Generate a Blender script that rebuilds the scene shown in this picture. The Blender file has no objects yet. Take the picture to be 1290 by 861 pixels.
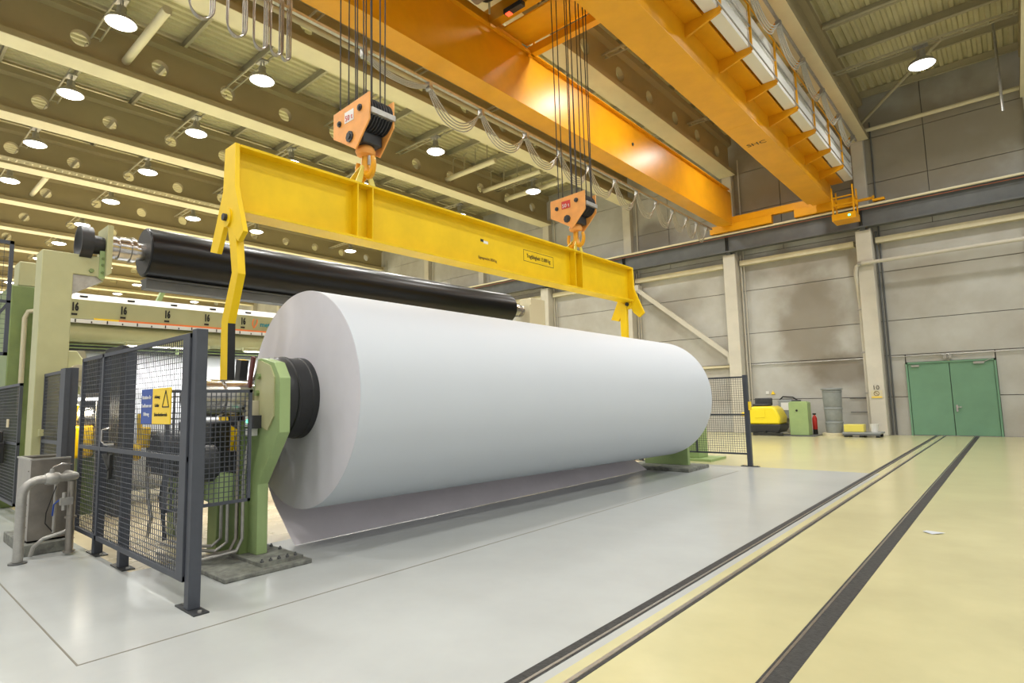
import bpy, bmesh, math, random
from mathutils import Vector, Matrix
random.seed(7)
PI = math.pi
S = bpy.context.scene
C = S.collection

# ---------------------------------------------------------------- camera
yaw, pitch, roll = math.radians(40.894), math.radians(5.860), math.radians(-1.369)
cy, sy, cp, sp = math.cos(yaw), math.sin(yaw), math.cos(pitch), math.sin(pitch)
fwd = Vector((-sy*cp, cy*cp, sp)); rgt = Vector((cy, sy, 0)); up = rgt.cross(fwd)
r2 = math.cos(roll)*rgt + math.sin(roll)*up
u2 = -math.sin(roll)*rgt + math.cos(roll)*up
cam = bpy.data.cameras.new('camera'); co = bpy.data.objects.new('camera', cam); C.objects.link(co)
cam.sensor_width = 36; cam.lens = 36*728.9/1290; cam.clip_end = 300
co.matrix_world = Matrix(((r2.x, u2.x, -fwd.x, 0), (r2.y, u2.y, -fwd.y, 0), (r2.z, u2.z, -fwd.z, 1.65), (0, 0, 0, 1)))
S.camera = co

# ---------------------------------------------------------------- world, exposure
w = bpy.data.worlds.new('world'); S.world = w; w.use_nodes = True
w.node_tree.nodes['Background'].inputs[0].default_value = (0.97, 0.96, 0.92, 1)
w.node_tree.nodes['Background'].inputs[1].default_value = 0.68
S.view_settings.view_transform = 'Standard'; S.view_settings.look = 'None'
S.view_settings.gamma = 1; S.view_settings.use_curve_mapping = False
S.view_settings.exposure = 0.09
LAMP_W = 175          # power of one hall lamp
LAMP_COL = (1.0, 0.985, 0.95)

# ---------------------------------------------------------------- materials
def hexc(h):
    return tuple(((int(h[i:i+2], 16)/255) ** 2.2) for i in (0, 2, 4))
def mat(name, col, rough=0.5, metal=0.0, var=0.0, vscale=3.0, col2=None, bump=0.0, bscale=40, emit=0.0, rvar=0.0, stretch=None, spec=0.5):
    m = bpy.data.materials.new(name); m.use_nodes = True
    n = m.node_tree.nodes; l = m.node_tree.links; b = n['Principled BSDF']
    if isinstance(col, str): col = hexc(col)
    b.inputs['Base Color'].default_value = (*col, 1)
    b.inputs['Roughness'].default_value = rough; b.inputs['Metallic'].default_value = metal
    b.inputs['Specular IOR Level'].default_value = spec
    tc = n.new('ShaderNodeTexCoord'); mp = n.new('ShaderNodeMapping'); l.new(tc.outputs['Object'], mp.inputs[0])
    if stretch: mp.inputs['Scale'].default_value = stretch
    if var > 0 or col2:
        c2 = hexc(col2) if isinstance(col2, str) else (col2 or tuple(max(0, c*(1-var)) for c in col))
        t = n.new('ShaderNodeTexNoise'); t.inputs['Scale'].default_value = vscale; t.inputs['Detail'].default_value = 5
        t.inputs['Roughness'].default_value = 0.6
        r = n.new('ShaderNodeValToRGB'); r.color_ramp.elements[0].position = 0.35; r.color_ramp.elements[1].position = 0.68
        r.color_ramp.elements[0].color = (*c2, 1); r.color_ramp.elements[1].color = (*col, 1)
        l.new(mp.outputs[0], t.inputs['Vector']); l.new(t.outputs['Fac'], r.inputs[0]); l.new(r.outputs[0], b.inputs['Base Color'])
        if rvar:
            mr = n.new('ShaderNodeMapRange'); mr.inputs[3].default_value = rough+rvar; mr.inputs[4].default_value = rough
            l.new(t.outputs['Fac'], mr.inputs[0]); l.new(mr.outputs[0], b.inputs['Roughness'])
    if bump > 0:
        t2 = n.new('ShaderNodeTexNoise'); t2.inputs['Scale'].default_value = bscale; t2.inputs['Detail'].default_value = 3
        bp = n.new('ShaderNodeBump'); bp.inputs['Strength'].default_value = bump; bp.inputs['Distance'].default_value = 0.01
        l.new(mp.outputs[0], t2.inputs['Vector']); l.new(t2.outputs['Fac'], bp.inputs['Height']); l.new(bp.outputs[0], b.inputs['Normal'])
    if emit:
        b.inputs['Emission Color'].default_value = (*col, 1); b.inputs['Emission Strength'].default_value = emit
    return m
def stain(m, blobs):  # mixes soft elliptical blobs into the base colour: stains and painted shade
    n = m.node_tree.nodes; l = m.node_tree.links; b = n['Principled BSDF']
    src = b.inputs['Base Color'].links[0].from_socket
    tc = n.new('ShaderNodeTexCoord'); ns = n.new('ShaderNodeTexNoise'); ns.inputs['Scale'].default_value = 0.9; ns.inputs['Detail'].default_value = 4
    l.new(tc.outputs['Object'], ns.inputs['Vector'])
    for (x, z, rx, rz, col, amt) in blobs:
        mp = n.new('ShaderNodeMapping'); mp.vector_type = 'POINT'; mp.inputs['Location'].default_value = (-x/rx, 0, -z/rz); mp.inputs['Scale'].default_value = (1/rx, 0, 1/rz)
        l.new(tc.outputs['Object'], mp.inputs[0])
        ln = n.new('ShaderNodeVectorMath'); ln.operation = 'LENGTH'; l.new(mp.outputs[0], ln.inputs[0])
        ad = n.new('ShaderNodeMath'); ad.operation = 'MULTIPLY_ADD'; ad.inputs[1].default_value = 1.1; l.new(ns.outputs['Fac'], ad.inputs[0]); l.new(ln.outputs['Value'], ad.inputs[2])
        mr = n.new('ShaderNodeMapRange'); mr.interpolation_type = 'SMOOTHSTEP'; mr.inputs[1].default_value = 1.05; mr.inputs[2].default_value = 1.75; mr.inputs[3].default_value = amt; mr.inputs[4].default_value = 0
        l.new(ad.outputs[0], mr.inputs[0])
        mx = n.new('ShaderNodeMix'); mx.data_type = 'RGBA'; l.new(mr.outputs[0], mx.inputs[0]); l.new(src, mx.inputs[6]); mx.inputs[7].default_value = (*col, 1); src = mx.outputs[2]
    l.new(src, b.inputs['Base Color'])
M = dict(
    yellow=mat('yellow_paint', (0.84, 0.56, 0.004), 0.45, spec=0.3, var=0.12, vscale=2, bump=0.05),
    orange=mat('orange_paint', (0.76, 0.35, 0.008), 0.32, spec=0.35, var=0.12, vscale=1.5, bump=0.05),
    block=mat('orange_block_paint', (0.85, 0.38, 0.09), 0.45, var=0.15, vscale=5),
    green=mat('light_green_paint', (0.30, 0.41, 0.17), 0.42, var=0.12, vscale=2.5, bump=0.04),
    green2=mat('pale_green_paint', (0.45, 0.45, 0.24), 0.45, var=0.08, vscale=2.5),
    greend=mat('deep_green_paint', (0.19, 0.26, 0.09), 0.45, var=0.2, vscale=3),
    doorg=mat('door_green', (0.155, 0.31, 0.20), 0.45, var=0.10, vscale=1.5),
    fence=mat('anthracite_paint', (0.055, 0.062, 0.078), 0.5, var=0.15, vscale=6),
    paper=mat('white_paper', (0.535, 0.575, 0.63), 0.55, var=0.015, vscale=0.8),
    paperend=mat('paper_edge', (0.61, 0.605, 0.655), 0.7, var=0.06, vscale=2, bump=0.1, bscale=120),
    tail=mat('paper_tail', (0.86, 0.80, 0.84), 0.5, var=0.08, vscale=1.5),
    black=mat('black_rubber', (0.003, 0.003, 0.003), 0.3, spec=0.3, var=0.3, vscale=8),
    blackm=mat('black_satin', (0.02, 0.021, 0.023), 0.42, var=0.2, vscale=10),
    dark=mat('dark_machine', (0.035, 0.038, 0.042), 0.5, var=0.4, vscale=8),
    steel=mat('polished_steel', (0.55, 0.53, 0.50), 0.22, 0.95, var=0.3, vscale=9),
    stain=mat('stainless_sheet', (0.31, 0.285, 0.25), 0.36, 0.75, var=0.25, vscale=4),
    galv=mat('galvanised_steel', (0.43, 0.42, 0.39), 0.42, 0.6, var=0.2, vscale=12),
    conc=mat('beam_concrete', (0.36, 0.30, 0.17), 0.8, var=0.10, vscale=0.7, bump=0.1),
    concl=mat('lit_flange_pale_fittings', (0.72, 0.66, 0.46), 0.8, var=0.1, vscale=1),  # paler than the beams: bounced light put into the colour; also pale ducts
    purl=mat('purlin_paint', (0.42, 0.38, 0.26), 0.7, var=0.1),
    deck=mat('roof_deck_metal', (0.66, 0.61, 0.38), 0.5, 0.1, var=0.15, vscale=1),
    wall=mat('wall_concrete', (0.50, 0.505, 0.48), 0.8, col2=(0.38, 0.36, 0.32), vscale=0.42, bump=0.1, bscale=15),
    walld=mat('wall_backing', (0.10, 0.09, 0.08), 0.9, var=0.2),
    col=mat('column_concrete', (0.58, 0.55, 0.47), 0.8, var=0.12, vscale=1.2, bump=0.08, bscale=20),
    cream=mat('cream_strip', (0.62, 0.56, 0.38), 0.6, var=0.1),
    greyst=mat('grey_runway_steel', (0.115, 0.12, 0.12), 0.5, 0.1, var=0.2, vscale=2),
    rail=mat('worn_rail_steel', (0.45, 0.42, 0.38), 0.3, 0.8, var=0.2, vscale=20),
    copper=mat('red_conductor', (0.35, 0.10, 0.05), 0.5),
    fgrey=mat('grey_floor_coating', (0.455, 0.475, 0.465), 0.16, var=0.13, vscale=0.6, rvar=0.12, bump=0.012, bscale=6),
    fyel=mat('yellow_floor_coating', (0.58, 0.545, 0.31), 0.14, var=0.15, vscale=0.8, rvar=0.14, bump=0.012, bscale=6),
    fcream=mat('cream_floor_coating', (0.70, 0.60, 0.40), 0.2, var=0.12, vscale=1.2, rvar=0.15),
    joint=mat('floor_joint', (0.16, 0.15, 0.12), 0.8),
    asph=mat('dark_rail_filling', (0.05, 0.05, 0.048), 0.75, var=0.5, vscale=25, bump=0.6, bscale=60),
    slab=mat('worn_plinth', (0.24, 0.25, 0.21), 0.7, col2=(0.10, 0.10, 0.09), vscale=9, bump=0.4),
    lens=mat('lamp_lens', (1.0, 0.97, 0.90), 0.5, emit=9),
    cable=mat('grey_cable', (0.42, 0.40, 0.34), 0.55, var=0.1),
    rope=mat('wire_rope', (0.035, 0.03, 0.025), 0.6, bump=0.3, bscale=200),
    white=mat('white_plastic', (0.75, 0.75, 0.72), 0.4),
    blue=mat('blue_sign', (0.01, 0.06, 0.33), 0.4),
    signy=mat('yellow_sign', (0.90, 0.62, 0.02), 0.4),
    ink=mat('black_ink', (0.015, 0.015, 0.012), 0.6),
    brown=mat('brown_ink', (0.16, 0.09, 0.02), 0.6),
    red=mat('red_paint', (0.55, 0.03, 0.02), 0.4),
    darkred=mat('dark_red_rubber', (0.11, 0.025, 0.025), 0.5),
    led=mat('green_led', (0.1, 0.9, 0.45), 0.4, emit=4),
    ledr=mat('red_led', (0.9, 0.08, 0.03), 0.4, emit=2),
    bare=mat('bare_yellow_plastic', (0.72, 0.62, 0.12), 0.35, var=0.05),
    scrub=mat('scrubber_yellow', (0.85, 0.68, 0.02), 0.3, var=0.03),
    barrel=mat('grey_drum', (0.27, 0.29, 0.29), 0.5, var=0.12, vscale=6),
    beige=mat('beige_box', (0.50, 0.46, 0.32), 0.5),
    teal=mat('teal_ink', (0.02, 0.25, 0.30), 0.5),
    orangeink=mat('orange_ink', (0.85, 0.22, 0.05), 0.5),
)

dirt = (0.20, 0.17, 0.125)
stain(M['wall'], [(-6.3, 4.6, 1.5, 2.6, dirt, 0.75), (-5.2, 2.6, 1.2, 0.8, (0.16, 0.13, 0.09), 0.7), (-1.0, 6.3, 3.2, 0.5, (0.28, 0.25, 0.19), 0.5), (-7.0, 7.3, 3.0, 0.7, dirt, 0.5), (-12.2, 6.2, 1.6, 1.2, dirt, 0.4), (-13.3, 9.8, 1.2, 1.0, (0.12, 0.10, 0.08), 0.6), (-4.5, 11.0, 8, 3.2, (0.25, 0.215, 0.15), 0.75)])  # lower blobs are water stains; the widest paints in upper-wall shade

# ---------------------------------------------------------------- mesh builder (world coordinates)
class MB:
    def __init__(s): s.v = []; s.f = []; s.mi = []
    def add(s, vs, fs, m=0):
        k = len(s.v); s.v += [tuple(p) for p in vs]; s.f += [tuple(i+k for i in f) for f in fs]; s.mi += [m]*len(fs); return s
    def box(s, x0, x1, y0, y1, z0, z1, m=0):
        return s.add([(x0,y0,z0),(x1,y0,z0),(x1,y1,z0),(x0,y1,z0),(x0,y0,z1),(x1,y0,z1),(x1,y1,z1),(x0,y1,z1)],
                     [(0,3,2,1),(4,5,6,7),(0,1,5,4),(1,2,6,5),(2,3,7,6),(3,0,4,7)], m)
    def prism(s, poly, ax, a, b, m=0):   # ax 'y': poly of (x,z); 'x': poly of (y,z); 'z': (x,y)
        def P(p, t): return (p[0], t, p[1]) if ax == 'y' else ((t, p[0], p[1]) if ax == 'x' else (p[0], p[1], t))
        n = len(poly); vs = [P(p, a) for p in poly]+[P(p, b) for p in poly]
        return s.add(vs, [tuple(range(n))[::-1], tuple(range(n, 2*n))]+[(i, (i+1) % n, (i+1) % n+n, i+n) for i in range(n)], m)
    def bar(s, p, q, w, h=None):         # square bar from p to q
        h = h or w; p = Vector(p); q = Vector(q); d = (q-p).normalized()
        a = Vector((0, 0, 1)) if abs(d.z) < 0.9 else Vector((0, 1, 0))
        u = d.cross(a).normalized()*w/2; v = u.cross(d).normalized()*h/2
        vs = [p-u-v, p+u-v, p+u+v, p-u+v, q-u-v, q+u-v, q+u+v, q-u+v]
        return s.add(vs, [(0,3,2,1),(4,5,6,7),(0,1,5,4),(1,2,6,5),(2,3,7,6),(3,0,4,7)])
    def tube(s, path, r, n=8):
        path = [Vector(p) for p in path]; rings = []; prev = None
        for i, p in enumerate(path):
            d = (path[min(i+1, len(path)-1)]-path[max(i-1, 0)]).normalized()
            if prev is None:
                a = Vector((0, 0, 1)) if abs(d.z) < 0.9 else Vector((1, 0, 0)); u = d.cross(a).normalized()
            else: u = (prev-d*prev.dot(d)).normalized()
            prev = u; v = d.cross(u); rr = r[i] if isinstance(r, (list, tuple)) else r
            rings.append([p+u*math.cos(2*PI*k/n)*rr+v*math.sin(2*PI*k/n)*rr for k in range(n)])
        vs = [q for ring in rings for q in ring]; fs = []
        for i in range(len(path)-1):
            for k in range(n): fs.append((i*n+k, i*n+(k+1) % n, (i+1)*n+(k+1) % n, (i+1)*n+k))
        fs.append(tuple(range(n))[::-1]); fs.append(tuple(range((len(path)-1)*n, len(path)*n)))
        return s.add(vs, fs)
    def lathe(s, p, d, prof, n=24, m=0):  # prof: list of (distance along d, radius)
        p = Vector(p); d = Vector(d).normalized(); return s.tubeprof(p, d, prof, n, m)
    def tubeprof(s, p, d, prof, n, m):
        a = Vector((0, 0, 1)) if abs(d.z) < 0.9 else Vector((1, 0, 0)); u = d.cross(a).normalized(); v = d.cross(u)
        vs = []; fs = []
        for t, r in prof:
            vs += [p+d*t+u*math.cos(2*PI*k/n)*r+v*math.sin(2*PI*k/n)*r for k in range(n)]
        for i in range(len(prof)-1):
            for k in range(n): fs.append((i*n+k, i*n+(k+1) % n, (i+1)*n+(k+1) % n, (i+1)*n+k))
        if prof[0][1] > 1e-4: fs.append(tuple(range(n))[::-1])
        if prof[-1][1] > 1e-4: fs.append(tuple(range((len(prof)-1)*n, len(prof)*n)))
        return s.add(vs, fs, m)
    def mesh(s, name, mats, org=(0,0,0), smooth=True, recalc=True):
        me = bpy.data.meshes.new(name); o = Vector(org)
        me.from_pydata([tuple(Vector(p)-o) for p in s.v], [], s.f); me.update()
        for mt in (mats if isinstance(mats, (list, tuple)) else [mats]): me.materials.append(mt)
        if any(s.mi): me.polygons.foreach_set('material_index', s.mi)
        if recalc:
            bm = bmesh.new(); bm.from_mesh(me); bmesh.ops.remove_doubles(bm, verts=bm.verts, dist=1e-5)
            bmesh.ops.recalc_face_normals(bm, faces=bm.faces); bm.to_mesh(me); bm.free()
        if smooth:
            me.shade_smooth(); me.set_sharp_from_angle(angle=math.radians(32))
        return me
WL = {}                                      # world location of each empty or part
def tag(o, label=None, cat=None, group=None, kind=None):
    if label: o['label'] = label
    if cat: o['category'] = cat
    if group: o['group'] = group
    if kind: o['kind'] = kind
    return o
def thing(name, label, cat, loc=(0, 0, 0), group=None):
    o = bpy.data.objects.new(name, None); C.objects.link(o); o.location = loc; o.empty_display_size = 0.1
    WL[o] = Vector(loc); return tag(o, label, cat, group)
def obj(name, mb, m, parent=None, org=None, bev=0, label=None, kind=None, smooth=True):
    if org is None: org = WL[parent] if parent else (0, 0, 0)
    me = mb.mesh(name, m, org, smooth) ; o = bpy.data.objects.new(name, me); C.objects.link(o)
    if parent: o.parent = parent; o.location = Vector(org)-WL[parent]
    else: o.location = org
    WL[o] = Vector(org)
    if bev:
        b = o.modifiers.new('bevel', 'BEVEL'); b.width = bev; b.segments = 2; b.limit_method = 'ANGLE'
    return tag(o, label, kind=kind)
def struct(name, mb, m, label=None, org=(0,0,0), bev=0, parent=None):
    o = obj(name, mb, m, parent, org if not parent else None, bev)
    if not parent: tag(o, label, kind='structure')
    return o
def solo(name, mb, m, label, cat, org, group=None, bev=0, kind=None):
    return tag(obj(name, mb, m, None, org, bev), label, cat, group, kind)
def dup(root, delta=None, loc=None, label=None):
    def cp(o, par):
        c = o.copy(); C.objects.link(c); c.parent = par; WL[c] = WL.get(o, Vector((0, 0, 0))).copy()
        for ch in KIDS.get(o, []): cp(ch, c)
        return c
    KIDS = {}
    for o in bpy.data.objects:
        if o.parent: KIDS.setdefault(o.parent, []).append(o)
    r = cp(root, None); r.location = Vector(loc) if loc else Vector(root.location)+Vector(delta); WL[r] = Vector(r.location)
    if label: r['label'] = label
    return r
def text(name, body, size, loc, rot, m, parent, label=None, align='CENTER', sx=1, bold=0.0):
    c = bpy.data.curves.new(name, 'FONT'); c.body = body; c.size = size; c.align_x = align; c.align_y = 'CENTER'; c.extrude = 0.0015
    c.resolution_u = 2; c.offset = bold
    t = bpy.data.objects.new('tmp', c); C.objects.link(t); bpy.context.view_layer.update()
    me = bpy.data.meshes.new_from_object(t.evaluated_get(bpy.context.evaluated_depsgraph_get()))
    bpy.data.objects.remove(t); me.name = name; me.materials.clear(); me.materials.append(m)
    o = bpy.data.objects.new(name, me); C.objects.link(o); o.parent = parent
    o.location = Vector(loc)-WL[parent]; o.rotation_euler = rot; o.scale = (sx, 1, 1); WL[o] = Vector(loc)
    return tag(o, label)
FX = (PI/2, 0, PI/2); FY = (PI/2, 0, 0)      # text facing +x / facing -y

# ================================================================ SETTING
# floor: three coatings and the joint lines
GY = 13.9
fl = MB()
def quad(mb, x0, x1, y0, y1, z=0.0, m=0): mb.add([(x0,y0,z),(x1,y0,z),(x1,y1,z),(x0,y1,z)], [(0,1,2,3)], m)
quad(fl, -2.24, 9, -9, 26.6, 0, 1)
quad(fl, -92, -2.24, GY, 26.6, 0, 1)
quad(fl, -92, -2.24, -9, 2.02, 0, 0)
quad(fl, -7.0, -2.24, 2.02, GY, 0, 0)
quad(fl, -92, -7.0, 2.02, GY, 0, 2)
f_ = struct('floor', fl, [M['fgrey'], M['fyel'], M['fcream']], 'glossy coated hall floor in grey, yellow and cream fields')
# wall at the far end: panels between the columns
YW = 26.6
CX = [-4.07+5.3*k for k in range(1, -17, -1)]
wf = MB().box(-92, 9, YW+0.05, YW+0.35, 0, 14.2)
wall = struct('wall_far', wf, M['walld'], 'grey concrete end wall of the hall with panel joints')
joints = [0, 1.45, 3.05, 4.4, 6.35, 8.0, 10.0, 11.86, 13.9]
for k in range(len(CX)-1):
    xa, xb = CX[k+1], CX[k]
    for j in range(len(joints)-1):
        za, zb = joints[j], joints[j+1]
        cols = [(xa, xb)] if zb < 9 else [(xa, (xa+xb)/2-0.45), ((xa+xb)/2-0.45, xb)]
        for a, b in cols:
            g = 0.012; dy = random.uniform(0, 0.012)
            if k == 0 and za < 2.7 and b > 1:   # outside the picture, kept whole
                pass
            segs = [(a, b, za, zb)]
            if k == 1 and za < 2.72:            # opening for the green doors
                segs = [(a, -3.13, za, zb), (-0.47, b, za, zb)] if zb <= 2.72 else [(a, -3.13, za, zb), (-0.47, b, za, zb), (-3.13+g, -0.47-g, 2.74, zb)]
            if k == 0 and za < 2.72: segs = [(max(a, -0.47), b, za, zb)]
            mb = MB()
            for (p, q, r, t) in segs:
                if q-p > 0.05 and t-r > 0.05: mb.box(p+g, q-g, YW-0.02-dy, YW+0.06, r+g, t-g)
            if mb.v: obj('panel', mb, M['wall'], wall)
# columns
for k, x in enumerate(CX):
    nm = MB()
    nm.box(x-0.27, x+0.27, 25.98, YW-0.0, 0, 8.02)
    nm.box(x-0.22, x+0.22, 26.28, YW-0.0, 8.02, 12.1)
    struct('wall_column', nm, M['col'], 'concrete column %s' % ['right of the green doors', 'with the number ten sign', 'behind the far mesh fence', 'behind the far end of the lifting beam', 'behind the black roll'][k] if k < 5 else 'concrete column far along the end wall', org=(x, 26.3, 0), bev=0.02)
    # dark pipe in the corner beside each column
    struct('drain_pipe', MB().tube([(x+0.36, 26.45, 0), (x+0.36, 26.45, 8.0)], 0.035, 8).tube([(x+0.47, 26.5, 0), (x+0.47, 26.5, 12.5)], 0.03, 8), M['greyst'] if k == 1 else M['col'], 'thin pipes running up beside a column', org=(x+0.4, 26.45, 0))
    struct('bracket', MB().box(x-0.1, x+0.1, 25.95, 26.4, 8.02, 8.12), M['greyst'], 'bearing plate on top of a column', org=(x, 26.1, 8))
for k in range(len(CX)-1):
    a, b = CX[k+1]+0.3, CX[k]-0.3
    struct('trim_%d' % (k+1), MB().box(a+0.05, b-0.1, 26.3, YW-0.02, 7.5, 7.72).tube([(a, 26.5, 7.6), (b, 26.5, 7.6)], 0.03, 6), M['cream'], 'cream bar under the crane runway', org=((a+b)/2, 26.5, 7.6))
    if k != 1 and k != 0:
        struct('trim_%d' % (k+20), MB().box(a, b, 26.42, YW-0.02, 2.93, 3.03), M['cream'], 'cream cable strip along the end wall at head height', org=((a+b)/2, 26.5, 3))
    else:
        struct('trim_%d' % (k+20), MB().tube([(a, 26.52, 2.98), (b, 26.52, 2.98)], 0.02, 6), M['galv'], 'thin pipe over the green doors', org=((a+b)/2, 26.5, 3))
# diagonal wall braces
struct('wall_brace', MB().bar((-14.25, 26.2, 7.2), (-9.55, 26.2, 3.35), 0.16, 0.2).box(-9.75, -9.5, 26.1, 26.5, 3.1, 3.5).box(-14.35, -14.05, 26.1, 26.5, 7.05, 7.35), M['col'], 'pale diagonal brace between two columns of the end wall', org=(-12, 26.2, 5))
struct('wall_brace', MB().bar((-9.2, 26.3, 1.55), (-7.6, 26.3, 2.9), 0.08, 0.1), M['col'], 'short brace above the floor scrubber', org=(-9.2, 26.2, 1.5)) if False else None
# crane runway on the end wall
rw = thing('crane_runway', 'dark grey crane runway beam along the end wall with rail on top', 'crane runway', (-10, 25.95, 8.1))
obj('web', MB().box(-92, 8, 25.9, 25.93, 8.16, 8.82), M['greyst'], rw)
obj('flange', MB().box(-92, 8, 25.78, 26.1, 8.1, 8.16), M['greyst'], rw)
obj('flange', MB().box(-92, 8, 25.74, 26.14, 8.82, 8.87), M['greyst'], rw)
obj('rail', MB().box(-92, 8, 25.86, 25.94, 8.87, 8.95), M['rail'], rw, label='worn steel crane rail')
obj('conductor', MB().tube([(-92, 25.72, 8.78), (8, 25.72, 8.78)], 0.013, 6), M['copper'], rw, label='red conductor line')
obj('cable_pipe', MB().tube([(-92, 25.70, 8.90), (8, 25.70, 8.90)], 0.045, 8), M['concl'], rw)
for x in CX:
    for dx in (-0.06, 0.02): obj('stiffener', MB().box(x+dx, x+dx+0.02, 25.80, 25.93, 8.16, 8.82), M['ink'], rw)

# ceiling: corrugated deck, purlins
dk = MB(); x = -92.0; zt = 13.78; P = 0.28; verts = []
while x < 8:
    verts += [(x, zt), (x+0.10, zt), (x+0.14, zt-0.075), (x+0.24, zt-0.075)]; x += P
for a, b in zip(verts[:-1], verts[1:]):
    dk.add([(a[0], -9, a[1]), (b[0], -9, b[1]), (b[0], 27, b[1]), (a[0], 27, a[1])], [(0, 1, 2, 3)])
dk.box(-92, 8, -9, 27, 13.86, 13.9)
ceil = struct('ceiling', dk, M['deck'], 'corrugated metal roof deck of the hall')
ps = MB()
pm = None
for k in range(-7, 12):
    y = 4.7+1.95*k
    if pm is None:
        mb = MB().box(-92, 8, -0.035, 0.035, 13.68, 13.70).box(-92, 8, -0.012, 0.012, 13.46, 13.68).box(-92, 8, -0.045, 0.045, 13.44, 13.46)
        o = obj('purlin', mb, M['purl'], ceil, org=(0, 0, 0)); pm = o.data; o.location = (0, y, 0)
    else:
        o = bpy.data.objects.new('purlin', pm); C.objects.link(o); o.parent = ceil; o.location = (0, y, 0)
for k in range(-10, 10):   # secondary tie rods along the bays
    pass

# roof beams with round holes in the web
BX = [-4.0-5.3*k for k in range(-1, 17)]
def beam_mesh():
    mb = MB(); y0, y1 = -8.85, 26.25
    # profile: bottom flange, top flange
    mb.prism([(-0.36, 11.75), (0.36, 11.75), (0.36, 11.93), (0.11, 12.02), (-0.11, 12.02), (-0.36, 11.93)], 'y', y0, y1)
    mb.box(-0.36, 0.36, y0, y1, 11.735, 11.75, 1)  # bottom skin in the paler colour, painting in light from the floor
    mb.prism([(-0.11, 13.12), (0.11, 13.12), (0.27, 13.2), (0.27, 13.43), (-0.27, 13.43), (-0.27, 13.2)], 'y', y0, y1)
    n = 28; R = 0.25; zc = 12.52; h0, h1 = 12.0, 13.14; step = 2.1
    ys = [1.8+2.1*k for k in range(-4, 12)]
    a = y0
    cells = []
    for c in ys:
        if c-0.5 < y0 or c+0.5 > y1: continue
        cells.append((a, c-0.5, None)); cells.append((c-0.5, c+0.5, c)); a = c+0.5
    cells.append((a, y1, None))
    for xx in (-0.1, 0.1):
        for (p, q, c) in cells:
            if c is None: mb.add([(xx, p, h0), (xx, q, h0), (xx, q, h1), (xx, p, h1)], [(0, 1, 2, 3)])
            else:
                inn = []; out = []
                for i in range(n):
                    t = 2*PI*(i+0.5)/n; dx, dz = math.cos(t), math.sin(t)
                    inn.append((xx, c+R*dx, zc+R*dz))
                    cand = []
                    if dx > 1e-9: cand.append((q-c)/dx)
                    if dx < -1e-9: cand.append((p-c)/dx)
                    if dz > 1e-9: cand.append((h1-zc)/dz)
                    if dz < -1e-9: cand.append((h0-zc)/dz)
                    k = min(cand); out.append((xx, c+k*dx, zc+k*dz))
                vs = inn+out
                fs = [(i, (i+1) % n, (i+1) % n+n, i+n) for i in range(n)]
                mb.add(vs, fs)
                k0 = len(mb.v)
                for (yy, zz) in ((q, h1), (p, h1), (p, h0), (q, h0)):   # corners
                    best = sorted(range(n), key=lambda i: (out[i][1]-yy)**2+(out[i][2]-zz)**2)[:2]
                    mb.add([out[best[0]], out[best[1]], (xx, yy, zz)], [(0, 1, 2)])
    for c in ys:
        ring = []
        if c-0.5 < y0 or c+0.5 > y1: continue
        vs = [(xx, c+R*math.cos(2*PI*(i+0.5)/n), zc+R*math.sin(2*PI*(i+0.5)/n)) for xx in (-0.1, 0.1) for i in range(n)]
        mb.add(vs, [(i, (i+1) % n, (i+1) % n+n, i+n) for i in range(n)])
    return mb
bm0 = None
names = {0: 'above the right edge of the hall', 1: 'right of the crane walkway', 2: 'between the two crane girders', 3: 'behind the left crane girder', 4: 'just left of the nearer hook block', 5: 'second to the left of the nearer hook block', 6: 'third to the left of the nearer hook block', 7: 'fourth to the left of the nearer hook block', 8: 'fifth to the left of the nearer hook block', 9: 'farthest to the left'}
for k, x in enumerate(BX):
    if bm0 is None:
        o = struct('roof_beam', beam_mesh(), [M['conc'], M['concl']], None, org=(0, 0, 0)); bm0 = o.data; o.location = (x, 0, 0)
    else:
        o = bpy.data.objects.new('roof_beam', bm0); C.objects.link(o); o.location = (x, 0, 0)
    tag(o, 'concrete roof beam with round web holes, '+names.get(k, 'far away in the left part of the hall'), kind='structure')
# far left wall of the hall
struct('wall_left', MB().box(-92.3, -92, -9, 26.6, 0, 13.9), M['wall'], 'distant left wall of the hall')

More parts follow.
